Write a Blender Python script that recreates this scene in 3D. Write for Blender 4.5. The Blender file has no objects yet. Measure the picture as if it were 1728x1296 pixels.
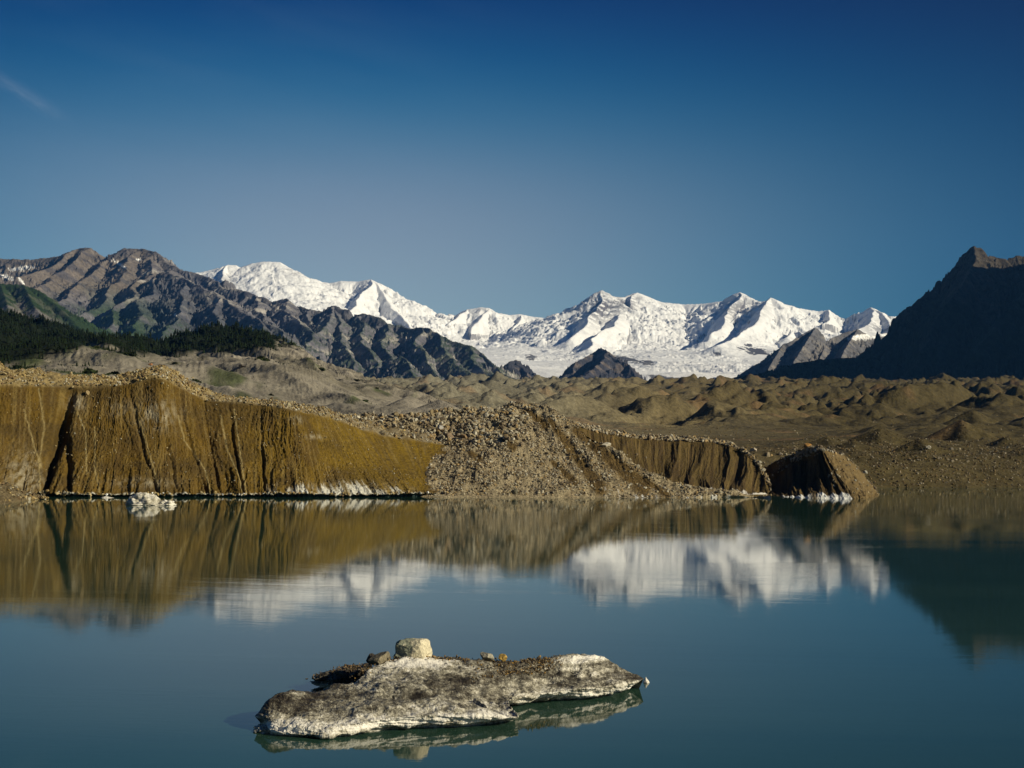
import bpy, math, random
import numpy as np
from mathutils import Vector, Matrix
R = math.radians
S = bpy.context.scene
C = S.collection
random.seed(7)

# ------------------------------------------------------------------ camera
F, CX, CY, CAMH = 2400.0, 864.0, 648.0, 8.0          # focal length in photo pixels, centre, eye height (m)
PITCH = math.atan(100.0 / F); ROLL = math.radians(0.95)      # the photograph leans a little: its horizon drops to the right
cam = bpy.data.cameras.new("camera"); camo = bpy.data.objects.new("camera", cam); C.objects.link(camo)
cam.sensor_width = 36; cam.lens = 36 * F / 1728; cam.clip_start = 0.5; cam.clip_end = 60000
camo.location = (0, 0, CAMH); camo.rotation_euler = (Matrix.Rotation(R(90) + PITCH, 3, 'X') @ Matrix.Rotation(ROLL, 3, 'Z')).to_euler()
S.camera = camo

# ------------------------------------------------------------------ light
SUN_EL, SUN_AZ = 26.0, 110.0                          # azimuth clockwise from +Y (the view direction)
sd = Vector((math.sin(R(SUN_AZ)) * math.cos(R(SUN_EL)), math.cos(R(SUN_AZ)) * math.cos(R(SUN_EL)), math.sin(R(SUN_EL))))
sun = bpy.data.lights.new("sun", 'SUN'); suno = bpy.data.objects.new("sun", sun); C.objects.link(suno)
sun.energy = 5.0; sun.angle = R(0.5); sun.color = (1.0, 0.915, 0.71)
suno.rotation_euler = sd.to_track_quat('Z', 'Y').to_euler(); suno.location = (100, -100, 100)
W = bpy.data.worlds.new("World"); S.world = W; W.use_nodes = True
nt = W.node_tree; nt.nodes.clear()
N = nt.nodes.new; L = nt.links.new
sky = N('ShaderNodeTexSky'); sky.sky_type = 'NISHITA'; sky.sun_disc = False
sky.sun_elevation = R(SUN_EL); sky.sun_rotation = R(SUN_AZ)
sky.altitude = 400; sky.air_density = 1.0; sky.dust_density = 0.3; sky.ozone_density = 4.0
bg = N('ShaderNodeBackground'); bg.inputs[1].default_value = 0.06
wo = N('ShaderNodeOutputWorld')
# a faint wisp of high cloud, placed by its direction in the sky
geo = N('ShaderNodeTexCoord')
dirv = Vector(((25 - CX) / F, 1.0, 0)); 
el_w = (750 - 152) / F
tw = N('ShaderNodeMapping'); tw.vector_type = 'POINT'
sepd = N('ShaderNodeSeparateXYZ'); L(geo.outputs['Generated'], sepd.inputs[0])
def M(op, a, b=None, c=None, clamp=False):
    m = N('ShaderNodeMath'); m.operation = op; m.use_clamp = clamp
    for i, v in enumerate((a, b, c)):
        if v is None: continue
        if isinstance(v, (int, float)): m.inputs[i].default_value = v
        else: L(v, m.inputs[i])
    return m.outputs[0]
u = M('DIVIDE', sepd.outputs[0], sepd.outputs[1]); v = M('DIVIDE', sepd.outputs[2], sepd.outputs[1])
du = M('SUBTRACT', u, (20 - CX) / F); dv = M('SUBTRACT', v, (734 - 150) / F)
# rotate so the wisp falls to the right by ~31 degrees
a_ = R(-30)
al = M('ADD', M('MULTIPLY', du, math.cos(a_)), M('MULTIPLY', dv, math.sin(a_)))
ac = M('SUBTRACT', M('MULTIPLY', dv, math.cos(a_)), M('MULTIPLY', du, math.sin(a_)))
cmb = N('ShaderNodeCombineXYZ'); L(M('MULTIPLY', al, 90), cmb.inputs[0]); L(M('MULTIPLY', ac, 420), cmb.inputs[1])
nz = N('ShaderNodeTexNoise'); nz.inputs['Scale'].default_value = 1.0; nz.inputs['Detail'].default_value = 6; L(cmb.outputs[0], nz.inputs['Vector'])
ac2 = M('ADD', ac, M('MULTIPLY', M('SUBTRACT', nz.outputs['Fac'], 0.5), 0.006))
g1 = M('EXPONENT', M('MULTIPLY', M('POWER', M('DIVIDE', ac2, 0.0042), 2), -1))
g2 = M('EXPONENT', M('MULTIPLY', M('POWER', M('ABSOLUTE', M('DIVIDE', al, 0.030)), 3), -1))
wisp = M('MULTIPLY', M('MULTIPLY', g1, g2), M('MULTIPLY', nz.outputs['Fac'], 0.30), clamp=True)
wisp = M('MULTIPLY', wisp, M('GREATER_THAN', sepd.outputs[1], 0.2))
# very thin cirrus veil low on the left
cm2 = N('ShaderNodeCombineXYZ'); L(M('MULTIPLY', u, 5), cm2.inputs[0]); L(M('ADD', M('MULTIPLY', v, 26), M('MULTIPLY', u, 5)), cm2.inputs[1])
nz2 = N('ShaderNodeTexNoise'); nz2.inputs['Scale'].default_value = 1.0; nz2.inputs['Detail'].default_value = 5; L(cm2.outputs[0], nz2.inputs['Vector'])
veil = M('MULTIPLY', M('SUBTRACT', nz2.outputs['Fac'], 0.42, clamp=True), 0.16)
veil = M('MULTIPLY', veil, M('EXPONENT', M('MULTIPLY', M('POWER', M('DIVIDE', M('ADD', u, 0.22), 0.18), 2), -1)))
veil = M('MULTIPLY', veil, M('GREATER_THAN', sepd.outputs[1], 0.2))
# clear dry air: the blue deepens quickly with elevation, channel by channel
GAIN = ((0.812, -20.654, 245.828, -826.506), (0.227, -1.627, 35.227, -161.105), (0.486, -6.193, 36.023, -90.638))
ev = M('MAXIMUM', M('MINIMUM', sepd.outputs[2], 0.30), 0.03)
srgb = N('ShaderNodeSeparateColor'); L(sky.outputs[0], srgb.inputs[0]); crgb = N('ShaderNodeCombineColor')
for ch in range(3):
    a0, b0, c0, d0 = GAIN[ch]
    kr = (12.9, 6.6, 4.3)[ch]          # the sky is deepest in the band ninety degrees from the sun
    ux = M('MULTIPLY', M('POWER', M('ADD', M('MINIMUM', M('MAXIMUM', sepd.outputs[0], -0.36), 0.33), 0.10), 2.0), -kr)
    L(M('MULTIPLY', srgb.outputs[ch], M('EXPONENT', M('ADD', ux, M('ADD', M('MULTIPLY', M('ADD', M('MULTIPLY', M('ADD', M('MULTIPLY', ev, d0), c0), ev), b0), ev), a0)))), crgb.inputs[ch])
fac = M('ADD', wisp, veil, clamp=True)
mix = N('ShaderNodeMix'); mix.data_type = 'RGBA'; L(fac, mix.inputs[0]); L(crgb.outputs[0], mix.inputs[6])
mix.inputs[7].default_value = (4.6, 5.6, 7.0, 1)
L(mix.outputs[2], bg.inputs[0]); L(bg.outputs[0], wo.inputs[0])

S.render.engine = 'CYCLES'
S.view_settings.view_transform = 'Standard'; S.view_settings.look = 'None'
S.view_settings.exposure = 0.15; S.view_settings.gamma = 1.0
S.cycles.max_bounces = 8; S.cycles.volume_bounces = 0
S.cycles.use_denoising = True

# ------------------------------------------------------------------ picture geometry helpers (where things really stand)
cp, sp = math.cos(PITCH), math.sin(PITCH)
def ray(px, py):
    xc, yc = (px - CX) / F, (CY - py) / F
    xc, yc = xc * math.cos(ROLL) - yc * math.sin(ROLL), xc * math.sin(ROLL) + yc * math.cos(ROLL)
    return np.array([xc, cp - yc * sp, sp + yc * cp])
def hor(px): return 748 + math.tan(ROLL) * (px - CX)
def ratio(px, Y):
    """how much farther the shore stands than the distances written below, column by column"""
    y = 750 + CAMH * F / np.minimum(Y, 270.0); q = CAMH * F / (y - hor(px)) / np.minimum(Y, 270.0)
    w = np.clip((Y - 400) / 1100.0, 0, 1); w = w * w * (3 - 2 * w)
    return q * (1 - w) + w
def P(px, py, Y):
    Y = Y * float(ratio(px, Y))
    r = ray(px, py); return np.array([r[0], r[1], r[2]]) * (Y / r[1]) + np.array([0, 0, CAMH])
def WZ(px, py, z=0.0):
    r = ray(px, py); return r * ((z - CAMH) / r[2]) + np.array([0, 0, CAMH])
def PZ(px, z, Y):
    return WZ(px, 750 + (CAMH - z) * F / Y, z)

# ------------------------------------------------------------------ noise
rng = np.random.default_rng(11)
_perm = rng.permutation(1024).astype(np.int64); _perm = np.concatenate([_perm, _perm])
_g3 = rng.normal(size=(1024, 3)); _g3 /= np.linalg.norm(_g3, axis=1)[:, None]
_a = rng.random(1024) * 2 * np.pi; _g2 = np.stack([np.cos(_a), np.sin(_a)], 1)
def pn2(x, y):
    xi = np.floor(x).astype(np.int64); yi = np.floor(y).astype(np.int64)
    xf, yf = x - xi, y - yi
    uu = xf * xf * xf * (xf * (xf * 6 - 15) + 10); vv = yf * yf * yf * (yf * (yf * 6 - 15) + 10)
    def g(i, j, a, b):
        h = _perm[_perm[(xi + i) & 1023] + ((yi + j) & 1023)]
        return _g2[h, 0] * a + _g2[h, 1] * b
    n00 = g(0, 0, xf, yf); n10 = g(1, 0, xf - 1, yf); n01 = g(0, 1, xf, yf - 1); n11 = g(1, 1, xf - 1, yf - 1)
    return 1.5 * ((n00 * (1 - uu) + n10 * uu) * (1 - vv) + (n01 * (1 - uu) + n11 * uu) * vv)
def pn3(x, y, z):
    xi, yi, zi = (np.floor(q).astype(np.int64) for q in (x, y, z))
    xf, yf, zf = x - xi, y - yi, z - zi
    f = lambda t: t * t * t * (t * (t * 6 - 15) + 10)
    uu, vv, ww = f(xf), f(yf), f(zf); out = 0
    for i in (0, 1):
        for j in (0, 1):
            for k in (0, 1):
                h = _perm[_perm[_perm[(xi + i) & 1023] + ((yi + j) & 1023)] + ((zi + k) & 1023)]
                d = _g3[h, 0] * (xf - i) + _g3[h, 1] * (yf - j) + _g3[h, 2] * (zf - k)
                out = out + d * (uu if i else 1 - uu) * (vv if j else 1 - vv) * (ww if k else 1 - ww)
    return 1.5 * out
def fbm2(x, y, o=5, g=0.5):
    s = 0; a = 1
    for i in range(o):
        s = s + a * pn2(x + 17.3 * i, y - 9.1 * i); x, y, a = x * 2.03, y * 2.03, a * g
    return s
def rdg2(x, y, o=4, g=0.5):
    s = 0; a = 1; t = 0
    for i in range(o):
        s = s + a * (1 - np.abs(pn2(x + 31.7 * i, y + 5.9 * i)) * 2); t += a
        x, y, a = x * 2.07, y * 2.07, a * g
    return s / t
def fbm3(x, y, z, o=5, g=0.5):
    s = 0; a = 1
    for i in range(o):
        s = s + a * pn3(x + 7.3 * i, y, z - 4.1 * i); x, y, z, a = x * 2.03, y * 2.03, z * 2.03, a * g
    return s
def cones(x, y, seed=0, k=1.0, jit=0.9):
    """highest of the cones standing on jittered cells: heaps at the angle of repose"""
    xi, yi = np.floor(x).astype(np.int64), np.floor(y).astype(np.int64)
    best = np.full(x.shape, -9.0)
    for i in (-1, 0, 1):
        for j in (-1, 0, 1):
            h = _perm[_perm[(xi + i + seed * 37) & 1023] + ((yi + j + seed * 91) & 1023)]
            h2 = _perm[h + 1]; h3 = _perm[h2 + 3]
            cx = xi + i + 0.5 + jit * (h / 1023 - .5); cy = yi + j + 0.5 + jit * (h2 / 1023 - .5)
            hh = 0.35 + 0.65 * (h3 / 1023)
            best = np.maximum(best, hh - k * np.hypot(x - cx, y - cy))
    return best
def ss(a, b, x):
    t = np.clip((x - a) / (b - a), 0, 1); return t * t * (3 - 2 * t)
def lerp(a, b, t):
    t = np.asarray(t)[..., None]; return np.asarray(a) * (1 - t) + np.asarray(b) * t

# ------------------------------------------------------------------ mesh helpers
def mesh_from(name, verts, faces_flat, loops, mat, col=None, smooth=True, extra=None):
    me = bpy.data.meshes.new(name)
    nv = len(verts); nf = len(faces_flat) // loops
    me.vertices.add(nv); me.vertices.foreach_set('co', np.ascontiguousarray(verts, dtype=np.float32).ravel())
    me.loops.add(nf * loops); me.loops.foreach_set('vertex_index', np.ascontiguousarray(faces_flat, dtype=np.int32))
    me.polygons.add(nf); me.polygons.foreach_set('loop_start', np.arange(nf, dtype=np.int32) * loops)
    me.polygons.foreach_set('use_smooth', np.full(nf, smooth, dtype=bool))
    me.update(calc_edges=True)
    if col is not None:
        a = me.color_attributes.new('Col', 'FLOAT_COLOR', 'POINT')
        c4 = np.ones((nv, 4), dtype=np.float32); c4[:, :3] = col
        a.data.foreach_set('color', c4.ravel())
    if extra:
        for k, arr in extra.items():
            a = me.attributes.new(k, 'FLOAT', 'POINT'); a.data.foreach_set('value', np.ascontiguousarray(arr, dtype=np.float32).ravel())
    if mat: me.materials.append(mat)
    me.validate(clean_customdata=False)
    return me
def tag(o, label=None, cat=None, group=None, kind=None):
    if label: o['label'] = label
    if cat: o['category'] = cat
    if group: o['group'] = group
    if kind: o['kind'] = kind
    return o
def add(name, me, parent=None):
    o = bpy.data.objects.new(name, me); C.objects.link(o)
    if parent: o.parent = parent
    return o
def grid_faces(nr, nc):
    i = np.arange(nr - 1)[:, None] * nc + np.arange(nc - 1)[None, :]
    return np.stack([i, i + 1, i + nc + 1, i + nc], -1).ravel()
def grid_mesh(name, V, mat, col=None, smooth=True, extra=None, flip=False):
    nr, nc = V.shape[:2]; f = grid_faces(nr, nc)
    if flip: f = f.reshape(-1, 4)[:, ::-1].ravel()
    return mesh_from(name, V.reshape(-1, 3), f, 4, mat, None if col is None else col.reshape(-1, 3), smooth, extra)
def grid_normals(V):
    du = np.gradient(V, axis=1); dv = np.gradient(V, axis=0)
    n = np.cross(du, dv); n /= np.linalg.norm(n, axis=2)[..., None] + 1e-9
    if n[..., 2].mean() < 0: n = -n
    return n
def interp_row(ctrl, s):
    """ctrl (n,3), s in [0, n-1]; Catmull-Rom"""
    ctrl = np.asarray(ctrl, float); n = len(ctrl)
    i = np.clip(np.floor(s).astype(int), 0, n - 2); t = (s - i)[:, None]
    p1, p2 = ctrl[i], ctrl[i + 1]; p0 = ctrl[np.maximum(i - 1, 0)]; p3 = ctrl[np.minimum(i + 2, n - 1)]
    m1, m2 = (p2 - p0) * .5, (p3 - p1) * .5
    # limit overshoot
    return (2*t**3-3*t**2+1)*p1 + (t**3-2*t**2+t)*m1*0.7 + (-2*t**3+3*t**2)*p2 + (t**3-t**2)*m2*0.7
def loft(rows, seg, nc, widths=None):
    """rows: list of control polylines (same count); seg: number of mesh rows between consecutive rows"""
    rows = [np.asarray(r, float) for r in rows]; n = len(rows[0])
    ref = rows[min(1, len(rows) - 1)]
    dl = np.abs(np.diff(rows[-1 if widths is None else widths][:, 0])) + np.abs(np.diff(ref[:, 0])) + 0.15 * np.abs(np.diff(ref[:, 2])) + 1e-3
    cum = np.concatenate([[0], np.cumsum(dl)]); s = np.interp(np.linspace(0, cum[-1], nc), cum, np.arange(n))
    RR = [interp_row(r, s) for r in rows]; out = []; T = []
    for a in range(len(rows) - 1):
        k = seg[a]
        for q in range(k):
            t = q / k; out.append(RR[a] * (1 - t) + RR[a + 1] * t); T.append(a + t)
    out.append(RR[-1]); T.append(len(rows) - 1)
    return np.stack(out), np.array(T), s
def px_of(V):
    d = V - np.array([0, 0, CAMH]); f_ = d[..., 1] * cp + d[..., 2] * sp; up = -d[..., 1] * sp + d[..., 2] * cp
    a_, b_ = d[..., 0] / f_, up / f_; cr_, sr_ = math.cos(ROLL), math.sin(ROLL)
    return CX + F * (a_ * cr_ + b_ * sr_), CY - F * (-a_ * sr_ + b_ * cr_)

# ------------------------------------------------------------------ materials
def new_mat(name):
    m = bpy.data.materials.new(name); m.use_nodes = True; t = m.node_tree; t.nodes.clear()
    o = t.nodes.new('ShaderNodeOutputMaterial'); b = t.nodes.new('ShaderNodeBsdfPrincipled'); t.links.new(b.outputs[0], o.inputs[0])
    return m, t, b
def noise_node(t, scale, detail=5, rough=0.55, vec=None, dist=0.0):
    n = t.nodes.new('ShaderNodeTexNoise'); n.inputs['Scale'].default_value = scale; n.inputs['Detail'].default_value = detail
    n.inputs['Roughness'].default_value = rough; n.inputs['Distortion'].default_value = dist
    if vec: t.links.new(vec, n.inputs['Vector'])
    return n.outputs['Fac']
def ramp(t, src, a, b, va=0.0, vb=1.0):
    m = t.nodes.new('ShaderNodeMapRange'); m.inputs[1].default_value = a; m.inputs[2].default_value = b
    m.inputs[3].default_value = va; m.inputs[4].default_value = vb; t.links.new(src, m.inputs[0]); return m.outputs[0]
def terrain_mat(name, s1, s2, contrast=0.5, bump=0.5, bdist=1.0, rough=0.9, vscale=(1, 1, 1), spec=0.15, tint=1.0, oinfo=False):
    """surface colour from the mesh's colour attribute, broken up by two sizes of noise, with bump"""
    m, t, b = new_mat(name)
    tc = t.nodes.new('ShaderNodeTexCoord'); mp = t.nodes.new('ShaderNodeMapping'); mp.inputs['Scale'].default_value = vscale
    t.links.new(tc.outputs['Object'], mp.inputs[0]); vec = mp.outputs[0]
    n1 = noise_node(t, s1, 6, 0.6, vec); n2 = noise_node(t, s2, 5, 0.65, vec)
    at = t.nodes.new('ShaderNodeAttribute'); at.attribute_name = 'Col'
    r1 = ramp(t, n1, 0.3, 0.7, 1 - contrast * .5, 1 + contrast * .5); r2 = ramp(t, n2, 0.3, 0.7, 1 - contrast, 1 + contrast)
    mu = t.nodes.new('ShaderNodeMath'); mu.operation = 'MULTIPLY'; t.links.new(r1, mu.inputs[0]); t.links.new(r2, mu.inputs[1])
    sc = t.nodes.new('ShaderNodeVectorMath'); sc.operation = 'SCALE'; t.links.new(at.outputs['Color'], sc.inputs[0]); t.links.new(mu.outputs[0], sc.inputs['Scale'])
    out = sc.outputs[0]
    if oinfo:
        oi = t.nodes.new('ShaderNodeObjectInfo'); sc2 = t.nodes.new('ShaderNodeVectorMath'); sc2.operation = 'MULTIPLY'
        t.links.new(out, sc2.inputs[0]); t.links.new(oi.outputs['Color'], sc2.inputs[1]); out = sc2.outputs[0]
    t.links.new(out, b.inputs['Base Color'])
    bp = t.nodes.new('ShaderNodeBump'); bp.inputs['Strength'].default_value = bump; bp.inputs['Distance'].default_value = bdist
    ad = t.nodes.new('ShaderNodeMath'); ad.operation = 'ADD'; t.links.new(n1, ad.inputs[0]); t.links.new(n2, ad.inputs[1])
    t.links.new(ad.outputs[0], bp.inputs['Height']); t.links.new(bp.outputs[0], b.inputs['Normal'])
    b.inputs['Roughness'].default_value = rough; b.inputs['Specular IOR Level'].default_value = spec
    return m

M_CLIFF = terrain_mat('clay_cliff', 0.35, 2.2, 0.22, 0.6, 0.5)
M_RUBBLE = terrain_mat('rubble_ground', 0.5, 2.6, 0.55, 0.9, 0.8)
M_FIELD = terrain_mat('moraine_ground', 0.05, 0.4, 0.35, 0.6, 1.5)
M_HILL = terrain_mat('silt_hill', 0.02, 0.12, 0.35, 0.6, 3.0)
M_ROCKM = terrain_mat('mountain_rock', 0.006, 0.03, 0.42, 0.7, 16.0, vscale=(1, 1, 1.6))
M_SNOW = terrain_mat('glacier_snow', 0.003, 0.014, 0.06, 0.55, 22.0, rough=0.75, vscale=(1, 1, 1.2))
M_DARKM = terrain_mat('dark_mountain_rock', 0.008, 0.05, 0.6, 0.9, 14.0)
M_STONE = terrain_mat('stone', 1.2, 6.0, 0.3, 0.6, 0.15, oinfo=True)
M_STONES = terrain_mat('stones', 1.2, 6.0, 0.25, 0.3, 0.1)
M_TREE = terrain_mat('needles', 0.8, 3.0, 0.5, 0.2, 0.3, oinfo=True)

def water_mat():
    m, t, b = new_mat('silty_lake_water')
    geo = t.nodes.new('ShaderNodeNewGeometry')
    def mapped(s):
        mp = t.nodes.new('ShaderNodeMapping'); mp.inputs['Scale'].default_value = s; t.links.new(geo.outputs['Position'], mp.inputs[0]); return mp.outputs[0]
    a = noise_node(t, 1.0, 3, 0.5, mapped((0.55, 2.4, 1)), 0.3)
    c = noise_node(t, 1.0, 4, 0.55, mapped((2.2, 6.5, 1)), 0.2)
    patch = ramp(t, noise_node(t, 1.0, 4, 0.6, mapped((0.012, 0.05, 1)), 0.8), 0.50, 0.66, 0.35, 1.5)
    def mm(op, x, y):
        q = t.nodes.new('ShaderNodeMath'); q.operation = op
        for i, w in enumerate((x, y)):
            if isinstance(w, (int, float)): q.inputs[i].default_value = w
            else: t.links.new(w, q.inputs[i])
        return q.outputs[0]
    h = mm('ADD', mm('MULTIPLY', a, 0.0023), mm('MULTIPLY', c, 0.0015))
    h = mm('MULTIPLY', h, patch)
    bp = t.nodes.new('ShaderNodeBump'); bp.inputs['Strength'].default_value = 1.0; bp.inputs['Distance'].default_value = 1.0
    t.links.new(h, bp.inputs['Height']); t.links.new(bp.outputs[0], b.inputs['Normal'])
    # suspended silt: slow drifting bands, thin floating silt film
    s1 = noise_node(t, 1.0, 5, 0.6, mapped((0.03, 0.1, 1)), 1.0)
    mix = t.nodes.new('ShaderNodeMix'); mix.data_type = 'RGBA'; t.links.new(ramp(t, s1, 0.35, 0.7), mix.inputs[0])
    mix.inputs[6].default_value = (0.014, 0.040, 0.027, 1); mix.inputs[7].default_value = (0.022, 0.053, 0.036, 1)
    film = ramp(t, noise_node(t, 1.0, 7, 0.65, mapped((0.35, 1.5, 1)), 1.5), 0.62, 0.74)
    fmask = ramp(t, noise_node(t, 1.0, 3, 0.5, mapped((0.02, 0.045, 1)), 0.5), 0.56, 0.66)
    mix2 = t.nodes.new('ShaderNodeMix'); mix2.data_type = 'RGBA'; t.links.new(mm('MULTIPLY', mm('MULTIPLY', film, fmask), 0.35), mix2.inputs[0])
    t.links.new(mix.outputs[2], mix2.inputs[6]); mix2.inputs[7].default_value = (0.16, 0.16, 0.12, 1)
    t.links.new(mix2.outputs[2], b.inputs['Base Color'])
    b.inputs['Roughness'].default_value = 0.03; b.inputs['IOR'].default_value = 1.333
    return m

# ------------------------------------------------------------------ water
wm = water_mat()
wv = np.array([[-900, -150, 0], [900, -150, 0], [900, 420, 0], [-900, 420, 0]], float)
lake = add('lake_water', mesh_from('lake_water', wv, [0, 1, 2, 3], 4, wm)); tag(lake, 'still silty teal glacial lake with mirror reflections', None, None, 'structure')
bed = add('lake_bed', mesh_from('lake_bed', wv * [1, 1, 0] + [0, 0, -12], [0, 1, 2, 3], 4, M_FIELD, np.tile([[.05, .05, .04]], (4, 1)))); tag(bed, kind='structure')

# ------------------------------------------------------------------ mountains: crest lines and spurs, then gullies down every face
def skeleton(X, Y, polys, k, conc=0.0):
    best = np.full(X.shape, -1e6); D = np.zeros(X.shape); Sx = np.zeros(X.shape); ID = np.zeros(X.shape)
    for pi, pl in enumerate(polys):
        kk = k
        if isinstance(pl, tuple): pl, kk = pl
        pts = [P(a, b, c * 1000) for a, b, c in pl]; cum = 0
        for a, b in zip(pts[:-1], pts[1:]):
            ab = b[:2] - a[:2]; l2 = (ab ** 2).sum() + 1e-6
            t = np.clip(((X - a[0]) * ab[0] + (Y - a[1]) * ab[1]) / l2, 0, 1)
            d = np.hypot(X - a[0] - t * ab[0], Y - a[1] - t * ab[1])
            z = a[2] + (b[2] - a[2]) * t - kk * d * (1 - conc * np.clip(d / 2500, 0, 1))
            side = np.sign((X - a[0]) * ab[1] - (Y - a[1]) * ab[0])
            w = z > best
            best = np.where(w, z, best); D = np.where(w, d, D); Sx = np.where(w, cum + t * math.sqrt(l2) + side * 3777 + pi * 911, Sx); ID = np.where(w, pi, ID)
            cum += math.sqrt(l2)
    return best, D, Sx, ID
def mgrid(px0, px1, Y0, Y1, nc, nr, pw=1.0):
    pxs = np.linspace(px0, px1, nc); ys = (Y0 + (Y1 - Y0) * np.linspace(0, 1, nr) ** pw) * 1000
    U, YY = np.meshgrid((pxs - CX) / F, ys); return U * YY, YY
def smax(a, b, s):
    if not s: return np.maximum(a, b)
    hh = np.clip(.5 + .5 * (a - b) / s, 0, 1); return b * (1 - hh) + a * hh + s * hh * (1 - hh)
def mountain(name, label, polys, k, px, Y, n, gw, ga, rough, base, colf, mat, warp=(0, 1), conc=0.25, extra_z=None, pw=1.0, rug=0.0, sm=0, fine=1.0):
    X, YY = mgrid(px[0], px[1], Y[0], Y[1], n[0], n[1], pw)
    wx = warp[0] * fbm2(X / warp[1], YY / warp[1], 4); wy = warp[0] * fbm2(X / warp[1] + 50, YY / warp[1], 4)
    z, D, Sx, ID = skeleton(X + wx, YY + wy, polys, k, conc)
    g = rdg2(Sx / gw, D / (gw * 5) + 3, 4, 0.55); g2 = rdg2(Sx / (gw * .33), D / (gw * 1.6), 3, 0.6)
    amp = ga * np.clip(D / (gw * 1.6), 0, 1)
    dt = np.clip(D / (gw * .8) + .08, 0, 1); wx2 = X + gw * .5 * fbm2(X / gw + 3, YY / gw, 3); wy2 = YY + gw * .5 * fbm2(X / gw, YY / gw + 8, 3)
    z = z + dt * (rug(X, YY) if callable(rug) else rug) * (rdg2(wx2 / (gw * 1.5), wy2 / (gw * 1.5), 6, .58) - .62)
    z = z + fine * dt * min(gw * .26, 34) * (rdg2(wx2 / (gw * .42), wy2 / (gw * .42), 4, .55) - .6)
    z = z + amp * (g - 0.75) + 0.4 * amp * (g2 - .6) + rough * fbm2(X / (gw * .5), YY / (gw * .5), 5, 0.6) * np.clip(D / gw + .15, 0, 1)
    b = base(X, YY) + (hor(CX + F * X / YY) - 750) / F * YY
    if extra_z is not None: b = b + extra_z(X, YY)
    onb = b > z; z = smax(z, b, sm)
    V = np.stack([X, YY, z], -1); n_ = grid_normals(V)
    col = colf(X, YY, z, n_, D, g, onb, ID, V)
    o = add(name, grid_mesh(name, V, mat, col)); tag(o, label, None, None, 'structure'); return o

def blend(c, target, w):
    return lerp(c, target, np.clip(w, 0, 1))
def const(c, X): return np.broadcast_to(np.asarray(c, float), X.shape + (3,)).copy()

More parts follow.
